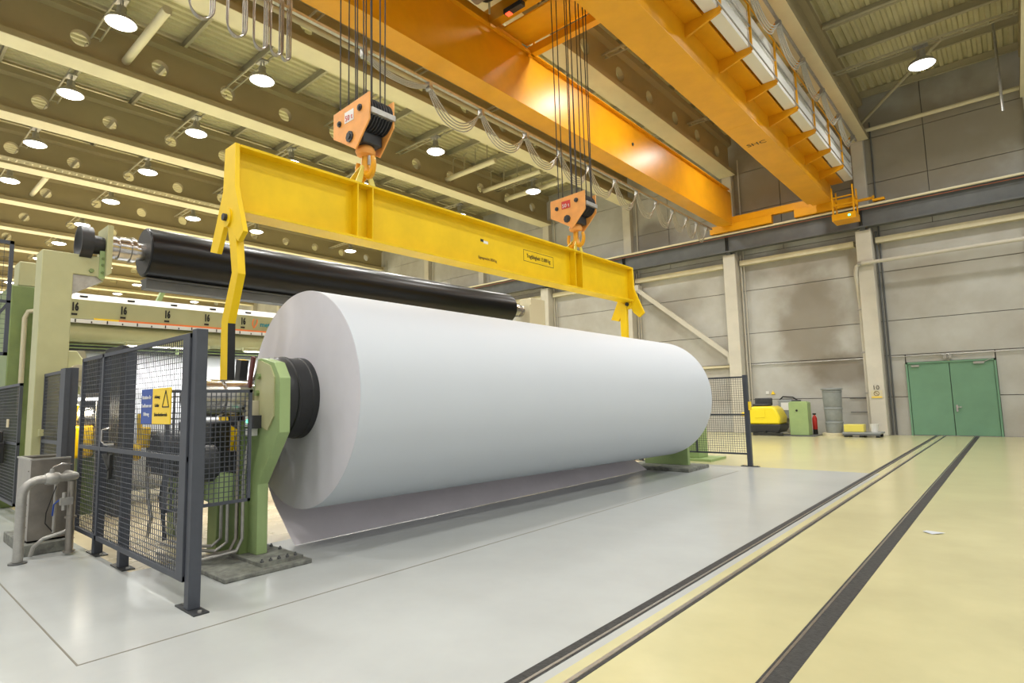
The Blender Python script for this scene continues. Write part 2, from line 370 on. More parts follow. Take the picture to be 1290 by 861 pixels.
# ================================================================ LAMPS
lt = bpy.data.lights.new('hall_lamp_light', 'AREA'); lt.shape = 'DISK'; lt.size = 0.7; lt.energy = LAMP_W; lt.color = LAMP_COL; lt.spread = math.radians(150)
lt2 = lt.copy(); lt2.name = 'hall_lamp_light_strong'; lt2.energy = LAMP_W*2.2
def lamp_proto(loc):
    t = thing('high_bay_lamp', 'x', 'lamp', loc, 'high-bay lamps under the roof')
    p = Vector(loc)
    obj('housing', MB().lathe(p, (0, 0, 1), [(0, 0.38), (0.02, 0.385), (0.10, 0.33), (0.20, 0.20), (0.24, 0.12), (0.46, 0.11), (0.48, 0.0)], 20), M['galv'], t)
    obj('lens', MB().lathe(p+Vector((0, 0, 0.005)), (0, 0, -1), [(0, 0.36), (0.05, 0.28), (0.075, 0.12), (0.08, 0.0)], 20), M['lens'], t)
    obj('hanger', MB().bar(p+Vector((-0.1, 0, 0.4)), p+Vector((-0.1, 0, 0.62)), 0.03).bar(p+Vector((0.1, 0, 0.4)), p+Vector((0.1, 0, 0.62)), 0.03).box(p.x-0.2, p.x+0.2, p.y-0.12, p.y+0.12, p.z+0.6, p.z+0.64), M['galv'], t)
    r = MB()
    for d in (-0.11, 0.11): r.box(p.x-2.5, p.x+2.35, p.y+d-0.02, p.y+d+0.02, p.z+0.64, p.z+0.70)
    for i in range(9): r.box(p.x-2.4+i*0.58, p.x-2.35+i*0.58, p.y-0.11, p.y+0.11, p.z+0.65, p.z+0.68)
    obj('support_rail', r, M['purl'], t)
    l = bpy.data.objects.new('light', lt); C.objects.link(l); l.parent = t; l.location = (0, 0, -0.1)
    return t
ordn = ['first', 'second', 'third', 'fourth', 'fifth', 'sixth', 'seventh', 'eighth']
ZL = 11.95; lp = None
bays = [-80.8, -75.5, -70.2, -64.9, -59.6, -54.3, -49.0, -43.7, -38.4, -33.1, -27.8, -22.5, -17.25, -12.0, -6.65, -1.4, 3.9]
far_ = ['the %s bay left of the hook' % n for n in ('fourteenth', 'thirteenth', 'twelfth', 'eleventh', 'tenth', 'ninth', 'eighth', 'seventh')]
bayn = far_+['the sixth bay left of the hook', 'the fifth bay left of the hook', 'the fourth bay left of the hook', 'the third bay left of the hook', 'the bay left of the nearer hook', 'the bay behind the left girder', 'the bay between the crane girders', 'the bay right of the crane', 'the bay beyond the right edge']
for i, bx in enumerate(bays):
    for j, ly in enumerate([-5.0, 0.4, 4.25, 8.1, 11.9, 15.4, 21.8]):
        if i == 15 and ly in (11.9, 4.25): continue
        if i == 14 and ly in (4.25, 8.1): continue
        if i < 8 and ly in (-5.0, 0.4): continue
        lab = 'round high-bay lamp in %s, %s in its row' % (bayn[i], ordn[j])
        if lp is None: lp = lamp_proto((bx, ly, ZL)); lp['label'] = lab; lp0 = lp
        else: dup(lp0, loc=(bx, ly, ZL), label=lab)


for ch in bpy.data.objects:      # same lamps, power raised to brighten the far left ceiling
    if ch.type == 'LIGHT' and ch.parent and ch.parent.location.x < -36: ch.data = lt2

# ducts and pipes between the beams
def duct(x0, x1, y, z, r, label, hang=True):
    t = thing('duct', label, 'duct', ((x0+x1)/2, y, z))
    obj('pipe', MB().tube([(x0, y, z), (x1, y, z)], r, 14), M['concl'], t)
    if hang:
        for i in range(4):
            xx = x0+(x1-x0)*(0.15+0.23*i)
            obj('hanger', MB().tube([(xx, y, z+r), (xx, y, z+0.85)], 0.025, 6).tube([(xx, y, z+0.85), (xx+0.18, y, z+0.9)], 0.025, 6), M['purl'], t)
duct(-19.78, -16.3, 5.05, 12.3, 0.12, 'pale round duct end crossing the roof bay at the upper left', False)
duct(-35.68, -32.4, 5.45, 12.3, 0.11, 'small pale duct among the far left roof beams', False)
duct(-19.8, -16.6, 18.35, 12.3, 0.12, 'nearest of three ducts hanging behind the festoon cables')
duct(-19.6, -15.9, 20.7, 12.3, 0.11, 'middle of three ducts hanging behind the festoon cables')
duct(-19.6, -15.6, 22.4, 12.3, 0.13, 'farthest of three ducts hanging behind the festoon cables')
for (y, x0, x1) in ((12.2, -30.2, -27.0), (14.2, -30.2, -26), (17.5, -30.2, -26.5), (19, -30.2, -27)):
    duct(x0, x1, y, 12.35, 0.09, 'pale short duct under the third roof beam, at %.0f metres' % y if False else 'pale short duct seen above the black roll, %s' % {12.2: 'nearest', 14.2: 'second', 17.5: 'third', 19: 'last'}[y], False)
# long pipe under beam Z
struct('service_pipe', MB().tube([(-13.95, -8, 12.12), (-13.95, 26, 12.12)], 0.09, 12), M['purl'], 'long service pipe running along the roof beam', org=(-13.9, 8, 12.1))
# cable tray under beam C
ct = thing('cable_tray', 'pale ladder cable tray under the third roof beam on the left', 'cable tray', (-29.9, 8, 11.8))
for xx in (-29.98, -29.72): obj('side_rail', MB().box(xx-0.01, xx+0.01, -5, 26, 11.80, 11.88), M['concl'], ct)
r = MB()
for i in range(124): r.box(-29.97, -29.73, -5+i*0.25, -4.96+i*0.25, 11.82, 11.85)
obj('rungs', r, M['concl'], ct, kind='stuff')
# roof bracing at upper right
struct('roof_brace', MB().tube([(-3.85, 26.1, 12.35), (-0.9, 23.4, 13.4)], 0.06, 8), M['purl'], 'diagonal roof brace under the corrugated deck on the right', org=(-2, 25, 13))
struct('roof_brace', MB().tube([(-4, 26.25, 12.1), (1.2, 26.25, 12.1)], 0.08, 8), M['concl'], 'horizontal tube high on the end wall', org=(-2, 26.2, 12.1))
struct('vertical_pipe', MB().tube([(0.42, 24.0, 13.6), (0.42, 24.0, 10.6)], 0.04, 8), M['galv'], 'thin vertical pipe near the top right corner', org=(0.4, 24, 12))
for i in range(3):
    struct('roof_tie', MB().tube([(-3.7, 17.6+2.1*i, 13.2), (0.9, 17.6+2.1*i, 13.2)], 0.055, 8), M['purl'], 'tube crossing under the corrugated deck on the right', org=(-1.5, 17+2.1*i, 13.2))
for k in (4, 5, 6):
    xx = -14.6-5.3*(k-3)

# doors
dr = thing('door_1', 'pale green double steel door in the end wall', None, (-1.8, 26.55, 0)); dr['kind'] = 'structure'
def leaf(x0, x1, h):
    lf = obj('door_leaf', MB().box(x0+0.01, x1-0.01, 26.5, 26.56, 0.02, 2.68), M['doorg'], dr, bev=0.006)
    return lf
l1 = leaf(-3.07, -1.80, 0); l2 = leaf(-1.80, -0.53, 1)
obj('handle', MB().box(-1.72, -1.66, 26.46, 26.5, 0.88, 1.12).box(-1.70, -1.55, 26.42, 26.45, 1.03, 1.06).box(-1.71, -1.68, 26.43, 26.5, 1.03, 1.06), M['steel'], l2)
obj('door_closer', MB().box(-1.10, -0.80, 26.42, 26.5, 2.58, 2.66).bar((-0.8, 26.44, 2.64), (-0.6, 26.44, 2.74), 0.02), M['galv'], l2)
obj('door_closer', MB().box(-2.95, -2.70, 26.42, 26.5, 2.56, 2.63), M['galv'], l1)
obj('frame', MB().box(-3.13, -3.07, 26.46, 26.62, 0, 2.74).box(-0.53, -0.47, 26.46, 26.62, 0, 2.74).box(-3.13, -0.47, 26.46, 26.62, 2.68, 2.74), M['doorg'], dr)
obj('emergency_lamp', MB().box(-1.95, -1.86, 26.4, 26.5, 2.82, 2.98).box(-1.78, -1.70, 26.4, 26.5, 2.82, 2.98).box(-1.86, -1.78, 26.45, 26.5, 2.86, 2.9), M['galv'], dr)
# white pipe along wall
wp = thing('wall_pipe', 'white pipe running along the end wall and down beside the number ten column', 'pipe', (-4.4, 25.9, 0))
obj('pipe', MB().tube([(8, 25.85, 6.72), (-4.2, 25.85, 6.68), (-4.36, 25.86, 6.6), (-4.42, 25.92, 6.3), (-4.42, 26.2, 5.6), (-4.42, 26.35, 5.2), (-4.42, 26.35, 0.05)], 0.07, 10), M['col'], wp)
obj('elbow', MB().lathe((-4.18, 25.85, 6.68), (-1, 0, 0), [(0, 0.085), (0.12, 0.085)], 10), M['galv'], wp)
for z in (1.6, 3.2, 4.9): obj('clamp', MB().box(-4.52, -4.32, 26.27, 26.5, z, z+0.05), M['galv'], wp)

# floor rails and joints
rl = thing('floor_rail', 'recessed dark track rail in the floor, left of the pair', 'rail', (-2.365, 8, 0))
obj('channel', MB().box(-2.42, -2.31, -6, 26.5, -0.02, 0.003), M['asph'], rl)
obj('rail_head', MB().box(-2.345, -2.325, -6, 26.5, 0.0, 0.006), M['rail'], rl)
rl = thing('floor_rail', 'narrow track slot in the yellow floor beside the left rail', 'rail', (-2.1, 8, 0))
obj('channel', MB().box(-2.115, -2.09, -6, 26.5, -0.02, 0.003), M['asph'], rl)
obj('rail_head', MB().box(-2.15, -2.118, -6, 26.5, 0.0, 0.005), M['rail'], rl)
rl = thing('floor_rail', 'wide dark track rail in the yellow floor, rightmost of the three', 'rail', (-1.2, 8, 0))
obj('channel', MB().box(-1.28, -1.13, -6, 26.5, -0.02, 0.003), M['asph'], rl)
obj('rail_head', MB().box(-1.262, -1.245, -6, 26.5, 0.0, 0.006), M['rail'], rl)
struct('trim_40', MB().box(-4.78, -4.765, 1.1, 13.0, 0, 0.0015), M['joint'], 'thin expansion joint in the grey floor beside the roll')
struct('trim_41', MB().box(-8.6, -4.78, 1.10, 1.112, 0, 0.0015), M['joint'], 'thin expansion joint in the grey floor before the fence')
solo('paper_scrap', MB().add([(-0.98, 8.42, 0.012), (-0.88, 8.34, 0.004), (-0.76, 8.44, 0.015), (-0.84, 8.50, 0.004), (-0.95, 8.50, 0.01)], [(0, 1, 2, 3, 4)]), M['paper'], 'small white scrap of paper on the yellow floor', 'paper', (-0.86, 8.4, 0))

# ================================================================ PARENT ROLL
RA = Vector((-6.52, 3.60, 1.745)); RB = Vector((-6.33, 12.45, 1.625)); RD = (RB-RA).normalized(); RLn = (RB-RA).length
pr = thing('paper_roll', 'huge white jumbo paper roll lying on its bearing stands', 'paper roll', (RA.x, RA.y, 0))
pm_ = MB().lathe(RA, RD, [(0, 0.48), (0, 1.296), (0.004, 1.30), (RLn-0.004, 1.30), (RLn, 1.296), (RLn, 0.48)], 160)
obj('paper', pm_, [M['paper']], pr)
obj('paper_edge', MB().lathe(RA-RD*0.003, RD, [(0, 0.485), (0, 1.297), (0.002, 1.298), (0.002, 0.485)], 160), M['paperend'], pr, label='slightly rough wound end face')
obj('core', MB().lathe(RA-RD*0.42, RD, [(0, 0.20), (0, 0.40), (0.02, 0.455), (0.05, 0.47), (0.16, 0.47), (0.17, 0.485), (0.19, 0.485), (0.20, 0.47), (0.34, 0.47), (0.35, 0.48), (0.44, 0.48)], 64), M['blackm'], pr, label='black steel core end with two ridges')
obj('core', MB().lathe(RB, RD, [(-0.02, 0.48), (0.35, 0.48), (0.36, 0.2)], 48), M['blackm'], pr)
sh = obj('journal', MB().lathe(RA-RD*1.25, RD, [(0, 0.16), (0, 0.185), (0.02, 0.20), (0.30, 0.20), (0.30, 0.17), (0.34, 0.17), (0.34, 0.20), (0.62, 0.20), (0.62, 0.165), (0.70, 0.165), (0.70, 0.2), (0.84, 0.2)], 40), M['steel'], pr, label='polished steel shaft end')
obj('journal', MB().lathe(RB+RD*0.34, RD, [(0, 0.2), (0.7, 0.2), (0.7, 0.14)], 32), M['steel'], pr)
# loose tail hanging down to the floor behind
tl = MB(); nY, nT = 40, 10; vs = []
for i in range(nY+1):
    y = 3.62+(11.95-3.62)*i/nY
    for j in range(nT+1):
        t = j/nT
        xa = -7.36+0.18*(y-3.6)/8.8; za = 0.70-0.09*(y-3.6)/8.8; xb = -6.62+0.06*(y-3.6)/8.8
        xx = xa+(xb-xa)*t; zz = za*(1-t)+0.006
        wob = 0.012*math.sin(y*2.1+j)*t*(1-t)*3-0.06*math.sin(PI*t)*0.6
        yy = y+(0.0 if i < nY else 0.25*t)
        vs.append((xx+wob, yy, max(0.006, zz+wob*0.4)))
fs = [(i*(nT+1)+j, (i+1)*(nT+1)+j, (i+1)*(nT+1)+j+1, i*(nT+1)+j+1) for i in range(nY) for j in range(nT)]
tl.add(vs, fs)
obj('paper_tail', tl, M['tail'], pr, label='loose sheet hanging from the underside to the floor')

# near bearing stand
st = thing('bearing_stand', 'light green steel bearing stand in front of the roll\'s near end', 'bearing stand', (-6.2, 3.0, 0))
obj('base_slab', MB().box(-6.9, -5.76, 2.45, 3.35, 0, 0.045), M['slab'], st, bev=0.01, label='worn grey base slab')
obj('base_plate', MB().box(-6.7, -5.86, 2.85, 3.3, 0.045, 0.08), M['slab'], st)
for (x, y) in [(-5.91, 2.88+0.09*i) for i in range(5)]+[(-6.3, 3.27), (-6.5, 3.27)]:
    obj('bolt', MB().lathe((x, y, 0.08), (0, 0, 1), [(0, 0.020), (0.02, 0.020), (0.02, 0.010), (0.035, 0.010)], 6), M['greyst'], st)
cheek = [(-6.50, 0.08), (-6.25, 0.08), (-6.25, 0.82), (-5.80, 1.38), (-5.80, 1.95), (-5.93, 2.12), (-6.22, 2.18), (-6.30, 2.18), (-6.50, 1.5)]
obj('cheek_plate', MB().prism(cheek, 'y', 2.98, 3.10), M['green'], st, bev=0.006)
obj('face_plate', MB().prism([(-6.38, 1.50), (-6.03, 1.40), (-5.90, 1.55), (-5.90, 1.96), (-6.0, 2.09), (-6.2, 2.15), (-6.27, 2.15)], 'y', 2.965, 2.982), M['green2'], st)
obj('rubber_strip', MB().bar((-6.30, 2.93, 2.20), (-6.50, 2.93, 1.45), 0.05, 0.03), M['darkred'], st, label='dark red strip')
obj('web_plate', MB().box(-6.50, -6.44, 2.88, 2.98, 0.08, 1.5), M['greend'], st)
for (x, z) in ((-6.22, 1.98), (-6.25, 1.80), (-6.28, 1.64)):
    obj('bolt', MB().lathe((x, 2.965, z), (0, -1, 0), [(0, 0.035), (0.03, 0.035)], 6), M['greend'], st)
jb = thing('junction_box', 'small beige push-button box on the green bearing stand', 'electrical box', (-6.25, 2.9, 1.65))
obj('housing', MB().box(-6.44, -6.22, 2.88, 2.965, 1.56, 1.72), M['beige'], jb, bev=0.006)
for z in (1.61, 1.665): obj('button', MB().lathe((-6.36, 2.88, z), (0, -1, 0), [(0, 0.018), (0.015, 0.018)], 12), M['ink'], jb)
sn = thing('sensor', 'white sensor with a green light on the green bearing stand', 'sensor', (-6.15, 2.9, 1.45))
obj('housing', MB().box(-6.32, -6.21, 2.86, 2.965, 1.44, 1.56).box(-6.35, -6.24, 2.88, 2.965, 1.34, 1.42), M['white'], sn, bev=0.005)
obj('indicator_light', MB().lathe((-6.26, 2.86, 1.50), (0, -1, 0), [(0, 0.018), (0.01, 0.015)], 12), M['led'], sn)
obj('bracket', MB().box(-6.21, -6.16, 2.88, 2.965, 1.42, 1.56), M['dark'], sn)
for i, (pts, m, lab) in enumerate([
    ([(-6.28, 2.9, 1.34), (-6.36, 2.9, 1.10), (-6.41, 2.9, 0.90), (-6.41, 2.9, 0.25), (-6.41, 2.84, 0.13), (-6.4, 2.6, 0.12), (-6.6, 2.4, 0.06), (-7.2, 2.35, 0.05)], M['galv'], 'pale conduit curving down the green stand to the floor'),
    ([(-6.46, 2.86, 1.5), (-6.47, 2.86, 0.9), (-6.47, 2.86, 0.25), (-6.48, 2.80, 0.13), (-6.5, 2.56, 0.12), (-6.8, 2.42, 0.06), (-7.4, 2.4, 0.05)], M['stain'], 'brownish conduit beside the pale one on the green stand'),
    ([(-6.60, 2.82, 0.62), (-6.60, 2.82, 0.2), (-6.6, 2.7, 0.13), (-6.9, 2.6, 0.12), (-7.6, 2.5, 0.1)], M['galv'], 'conduit dropping from the green junction box'),
    ([(-6.76, 2.82, 0.62), (-6.76, 2.82, 0.22), (-6.78, 2.74, 0.15), (-7.0, 2.66, 0.13), (-7.6, 2.6, 0.12)], M['galv'], 'second conduit dropping from the green junction box')]):
    solo('conduit', MB().tube(pts, 0.018, 8), m, lab, 'conduit', pts[0])
gb = thing('terminal_box', 'green terminal box low beside the bearing stand', 'electrical box', (-6.6, 2.85, 0.6))
obj('housing', MB().box(-6.86, -6.54, 2.70, 2.88, 0.62, 0.93), M['green'], gb, bev=0.008)
obj('lid', MB().box(-6.44, -6.43, 2.72, 2.98, 0.63, 0.92), M['green2'], gb) if False else None
obj('lid', MB().box(-6.85, -6.55, 2.685, 2.70, 0.63, 0.92), M['green'], gb, bev=0.004)
# machinery seen through the mesh
mc = thing('machine_carriage', 'dark machine carriage with hoses behind the mesh fence', 'machine', (-7.4, 3.2, 0))
obj('frame', MB().box(-8.6, -6.9, 2.9, 3.15, 0.55, 0.80).box(-8.6, -8.4, 2.9, 3.1, 0, 0.6).box(-7.2, -6.95, 2.85, 3.1, 0, 0.6), M['greend'], mc, bev=0.008)
obj('housing', MB().box(-7.9, -6.95, 2.75, 3.5, 0.82, 1.50), M['dark'], mc, bev=0.03)
obj('motor', MB().lathe((-7.4, 2.35, 1.15), (0, 1, 0), [(0, 0.1), (0, 0.22), (0.03, 0.24), (0.42, 0.24)], 24), M['dark'], mc)
obj('housing', MB().box(-8.9, -7.95, 2.7, 3.3, 0.8, 1.36), M['dark'], mc, bev=0.03)
obj('side_post', MB().box(-12.75, -12.0, 2.86, 2.96, 0, 2.6), M['dark'], mc, bev=0.01)
obj('side_post', MB().box(-11.6, -10.7, 2.86, 2.96, 0, 2.68), M['dark'], mc, bev=0.01)
obj('side_panel', MB().box(-12.0, -11.6, 2.88, 2.94, 0, 1.9), M['dark'], mc)
obj('gear', MB().lathe((-6.72, 2.5, 1.05), (0, 1, 0), [(0, 0.05), (0, 0.16), (0.1, 0.2), (0.2, 0.2)], 24), M['dark'], mc)
for i in range(4):
    a = [(-8.2+0.33*i+0.1*math.sin(t*3+i), 2.55+0.05*i, 0.1+t*0.4) for t in [0, 0.6, 1.2, 1.8, 2.4, 3.0]]
    obj('hose', MB().tube(a, 0.022, 8), M['blackm'] if i % 2 else M['galv'], mc)
obj('yellow_cover', MB().box(-8.95, -8.7, 2.6, 2.7, 1.15, 1.42).box(-8.9, -8.78, 2.58, 2.62, 1.4, 1.6).lathe((-8.8, 2.5, 1.1), (0, 1, 0), [(0, 0.1), (0.1, 0.12)], 16), M['yellow'], mc, bev=0.02)
mo = thing('drive_motor', 'yellow painted drive unit behind the small grey fence on the left', 'motor', (-11.6, 2.6, 0))
obj('bracket', MB().box(-11.7, -11.45, 2.55, 2.8, 0, 1.2), M['greend'], mo)
obj('housing', MB().lathe((-11.6, 2.36, 1.52), (0, 1, 0), [(0, 0.05), (0, 0.15), (0.08, 0.2), (0.35, 0.2), (0.42, 0.1)], 24), M['steel'], mo)
obj('cover', MB().box(-11.95, -11.4, 2.4, 2.72, 0.9, 1.42), M['yellow'], mo, bev=0.05)
obj('lever', MB().bar((-11.42, 2.4, 1.1), (-11.25, 2.42, 1.75), 0.06), M['yellow'], mo)

# far bearing stand
fs_ = thing('bearing_stand', 'green bearing stand under the far end of the roll', 'bearing stand', (-6.2, 12.9, 0))
obj('base_slab', MB().box(-7.2, -5.55, 12.2, 13.3, 0, 0.08), M['slab'], fs_, bev=0.01)
obj('cheek_plate', MB().box(-6.95, -5.85, 12.84, 12.96, 0.08, 1.35), M['green'], fs_, bev=0.006)
obj('head', MB().prism([(-6.9, 1.35), (-5.85, 1.35), (-5.95, 1.9), (-6.1, 1.9), (-6.14, 1.6), (-6.52, 1.45), (-6.7, 1.6), (-6.75, 1.9), (-6.85, 1.9)], 'y', 12.86, 12.96), M['green'], fs_)
g2s = thing('green_pedestal', 'green machine pedestal behind the far mesh fence', 'machine', (-6.5, 15, 0))
obj('base_plate', MB().box(-7.4, -5.95, 14.4, 15.4, 0, 0.06), M['green'], g2s)
obj('upright', MB().box(-7.3, -6.35, 14.6, 15.2, 0.06, 1.9), M['green'], g2s, bev=0.01)

# ================================================================ LIFTING BEAM
XL = -7.14; Y0, Y1 = 3.03, 12.72
lb = thing('lifting_beam', 'yellow steel lifting beam hanging above the paper roll', 'lifting beam', (XL, Y0, 4.0))
obj('web', MB().box(XL-0.012, XL+0.012, Y0, Y1, 4.07, 4.85), M['yellow'], lb)
obj('top_flange', MB().box(XL-0.17, XL+0.17, Y0, Y1, 4.85, 4.885), M['yellow'], lb, bev=0.004)
obj('bottom_flange', MB().box(XL-0.17, XL+0.17, Y0, Y1, 4.035, 4.07), M['yellow'], lb, bev=0.004)
for y in (4.72, 4.98, 10.22, 10.48):
    for s in (-1, 1): obj('stiffener', MB().box(XL+(0.012 if s > 0 else -0.165), XL+(0.165 if s > 0 else -0.012), y-0.01, y+0.01, 4.07, 4.85), M['yellow'], lb)
aframe = [(-0.15, 4.90), (0.14, 4.90), (0.16, 4.35), (0.42, 3.72), (0.28, 3.62), (0.13, 3.75), (0.02, 3.98), (-0.07, 3.98), (-0.30, 3.58), (-0.52, 3.64), (-0.18, 4.35)]
for ye in (Y0-0.03, Y1+0.03):
    poly = [(XL+a, z) for a, z in aframe]
    obj('guide_fork', MB().prism(poly, 'y', ye-0.03, ye+0.03), M['yellow'], lb, bev=0.005)
    obj('pin', MB().lathe((XL-0.02, ye-0.09, 3.98), (0, 1, 0), [(0, 0.03), (0.0, 0.045), (0.02, 0.045), (0.2, 0.045)], 16), M['dark'], lb)
    obj('pin_plate', MB().lathe((XL-0.02, ye-0.05, 3.98), (0, 1, 0), [(0, 0.12), (0.1, 0.12)], 24), M['yellow'], lb)
    # hook arm with its J end
    path = [(-7.12, 3.98), (-7.00, 3.62), (-6.93, 3.25), (-7.18, 2.68), (-7.17, 2.0), (-7.17, 1.62), (-7.10, 1.38), (-6.95, 1.28), (-6.84, 1.42), (-6.82, 1.75), (-6.80, 2.0), (-6.77, 2.20)]
    if ye > 5: path = [(-7.26, 3.98), (-7.28, 3.62), (-7.28, 3.25), (-7.28, 2.68), (-7.26, 2.0), (-7.22, 1.62)]+path[6:]
    wd = [0.16, 0.18, 0.17, 0.19, 0.20, 0.24, 0.28, 0.28, 0.20, 0.12, 0.12, 0.13]
    L = []; Rr = []
    for i, (x, z) in enumerate(path):
        a = Vector(path[max(0, i-1)]); b = Vector(path[min(len(path)-1, i+1)]); d = (b-a).normalized(); n = Vector((-d.y, d.x))
        L.append((x+n.x*wd[i]/2, z+n.y*wd[i]/2)); Rr.append((x-n.x*wd[i]/2, z-n.y*wd[i]/2))
    dy = 0.02 if ye < 5 else -0.02
    arm = MB(); yy0, yy1 = ye-0.045+dy, ye+0.045+dy; n = len(path)
    vs = [(p[0], yy0, p[1]) for p in L]+[(p[0], yy0, p[1]) for p in Rr]+[(p[0], yy1, p[1]) for p in L]+[(p[0], yy1, p[1]) for p in Rr]
    fs = []; mi = []
    for i in range(n-1):
        fs += [(i, i+1, n+i+1, n+i), (2*n+i, 3*n+i, 3*n+i+1, 2*n+i+1), (i, 2*n+i, 2*n+i+1, i+1), (n+i, n+i+1, 3*n+i+1, 3*n+i)]
        mi += [1 if i >= 8 else 0, 0, 1 if 2 < i < 7 or i >= 8 else 0, 1 if i >= 8 else 0]
    fs += [(0, n, 3*n, 2*n), (n-1, 3*n-1, 4*n-1, 2*n-1)]; mi += [0, 0]
    arm.add(vs, fs); arm.mi = mi
    obj('hook_arm', arm, [M['yellow'], M['blackm']], lb, label='bent hook arm with black wear pad')
text('lettering', 'Tragfähigkeit 15.000 kg', 0.115, (XL+0.016, 9.12, 4.515), FX, M['ink'], lb, sx=0.72)
fr = MB(); a, b, c, d = 8.64, 9.62, 4.40, 4.63
for (p, q, r, t) in ((a, b, c, c+0.008), (a, b, d-0.008, d), (a, a+0.008, c, d), (b-0.008, b, c, d)): fr.box(XL+0.012, XL+0.015, p, q, r, t)
obj('lettering_frame', fr, M['ink'], lb)
text('lettering', 'Eigengewicht 3850 kg', 0.075, (XL+0.016, 7.6, 4.25), FX, M['brown'], lb, sx=0.75)
obj('sticker', MB().box(XL+0.012, XL+0.014, 7.42, 7.50, 4.55, 4.60, 0).box(XL+0.012, XL+0.014, 7.50, 7.62, 4.53, 4.58, 1), [M['ink'], M['white']], lb)
# lifting lugs on the beam
for yl in (4.85, 10.35):
    for s in (-1, 1):
        for dy in (-0.12, 0.12):
            obj('lifting_lug', MB().add([(XL+s*0.16+a, yl+dy+b, 4.88) for a, b in ((-0.012, -0.05), (0.012, -0.05), (0.012, 0.05), (-0.012, 0.05))]+[(XL+0.12+s*0.03+a, yl+dy*0.3+b, 5.14) for a, b in ((-0.012, -0.025), (0.012, -0.025), (0.012, 0.025), (-0.012, 0.025))], [(0, 1, 2, 3), (7, 6, 5, 4), (0, 4, 5, 1), (1, 5, 6, 2), (2, 6, 7, 3), (3, 7, 4, 0)]), M['bare'], lb)
    obj('lug_bow', MB().tube([(XL+0.12, yl-0.05, 5.12), (XL+0.12, yl+0.05, 5.12)], 0.05, 12), M['bare'], lb)

# ================================================================ HOOK BLOCKS
def hook_block(y, lab):
    x = -7.03; t = thing('hook_block', lab, 'hook block', (x, y, 5.3), 'crane hook blocks')
    poly = [(x-0.48, 6.05), (x-0.48, 5.66), (x-0.28, 5.55), (x+0.10, 5.33), (x+0.44, 5.68), (x+0.44, 6.09)]
    poly = [(p[0], p[1]) for p in poly]
    for yy in (y-0.22, y+0.20): obj('side_plate', MB().prism(poly, 'y', yy-0.012, yy+0.012), M['block'], t, bev=0.006)
    for k in range(4):
        yy = y-0.15+0.1*k-0.02
        for (sx, sz, rr) in ((x+0.20, 5.86, 0.24), (x-0.26, 5.86, 0.18)):
            obj('sheave', MB().lathe((sx, yy, sz), (0, 1, 0), [(0, 0.05), (0, rr), (0.012, rr), (0.03, rr-0.05), (0.048, rr), (0.06, rr), (0.06, 0.05)], 28), M['dark'], t)
    obj('guard', MB().box(x+0.38, x+0.47, y-0.21, y+0.21, 5.78, 5.86), M['galv'], t)
    obj('guard', MB().box(x-0.50, x-0.46, y-0.16, y+0.16, 5.7, 5.86), M['dark'], t)
    obj('crosshead', MB().box(x-0.02, x+0.2, y-0.17, y+0.17, 5.45, 5.62), M['dark'], t, bev=0.02)
    for (bx, bz, br) in ((x-0.30, 5.84, 0.045), (x+0.22, 5.92, 0.05), (x-0.03, 5.56, 0.085)):
        obj('bolt', MB().lathe((bx, y-0.235, bz), (0, -1, 0), [(0, br), (0.02, br), (0.02, br*0.5), (0.035, br*0.5)], 8), M['dark'], t)
    sg = obj('load_plate', MB().box(x-0.17, x+0.06, y-0.238, y-0.233, 5.80, 5.97), M['red'] if y > 8 else M['white'], t)
    text('lettering', '50 t', 0.12, (x-0.055, y-0.245, 5.86), FY, M['white'] if y > 8 else M['red'], t)
    obj('ball', MB().lathe((x+0.02, y, 5.33), (0, 0, 1), [(-0.03, 0.06), (0, 0.13), (0.05, 0.15), (0.1, 0.13), (0.14, 0.1)], 20), M['block'], t)
    # double hook
    for s in (-1, 1):
        pts = []; rad = []
        for i in range(10):
            a = PI*0.5-s*0+ (i/9)*PI*1.25
            pts.append((x+0.02+s*(0.10-0.10*math.cos(i/9*PI*1.2)), y, 5.16-0.17*math.sin(i/9*PI*1.2)-0.0)); rad.append(0.062-0.003*i)
        obj('hook', MB().tube([(x+0.02, y, 5.32)]+pts, [0.06]+rad, 10), M['orange'], t)
    obj('safety_latch', MB().box(x+0.1, x+0.13, y-0.02, y+0.02, 5.16, 5.3), M['galv'], t)
    return t
hook_block(4.87, 'orange hook block on ropes above the near end of the lifting beam')
hook_block(10.32, 'orange hook block with red load plate above the far end of the lifting beam')

# ================================================================ BRIDGE CRANE
cr = thing('bridge_crane', 'orange double-girder bridge crane spanning under the roof', 'crane', (-7, 25.9, 8.95))
gm = M['orange']
obj('girder', MB().box(-9.5, -8.9, -8.5, 25.2, 9.2, 9.23).box(-9.44, -8.96, -8.5, 25.6, 9.23, 10.72).box(-9.55, -8.85, -8.5, 25.2, 10.72, 10.76), gm, cr, bev=0.004, label='left box girder')
g2 = MB().box(-5.72, -4.86, -8.5, 24.9, 9.2, 9.23).box(-5.62, -4.92, -8.5, 25.3, 9.23, 10.72).box(-5.75, -4.84, -8.5, 24.9, 10.72, 10.76)
obj('girder', g2, gm, cr, bev=0.004, label='right box girder')
for x in (-9.2, -5.3): obj('trolley_rail', MB().box(x-0.03, x+0.03, -8.5, 25.0, 10.76, 10.82), M['rail'], cr)
for y in range(0, 25, 2):
    obj('weld_seam', MB().box(-5.723, -4.857, y+0.1, y+0.115, 9.197, 9.2), gm, cr) if y in (8, 16) else None
obj('end_carriage', MB().box(-10.0, -7.3, 25.55, 25.8, 8.98, 9.32).box(-6.4, -4.1, 25.55, 25.8, 8.98, 9.32).box(-9.0, -5.0, 25.6, 25.8, 9.32, 9.62), gm, cr, bev=0.01)
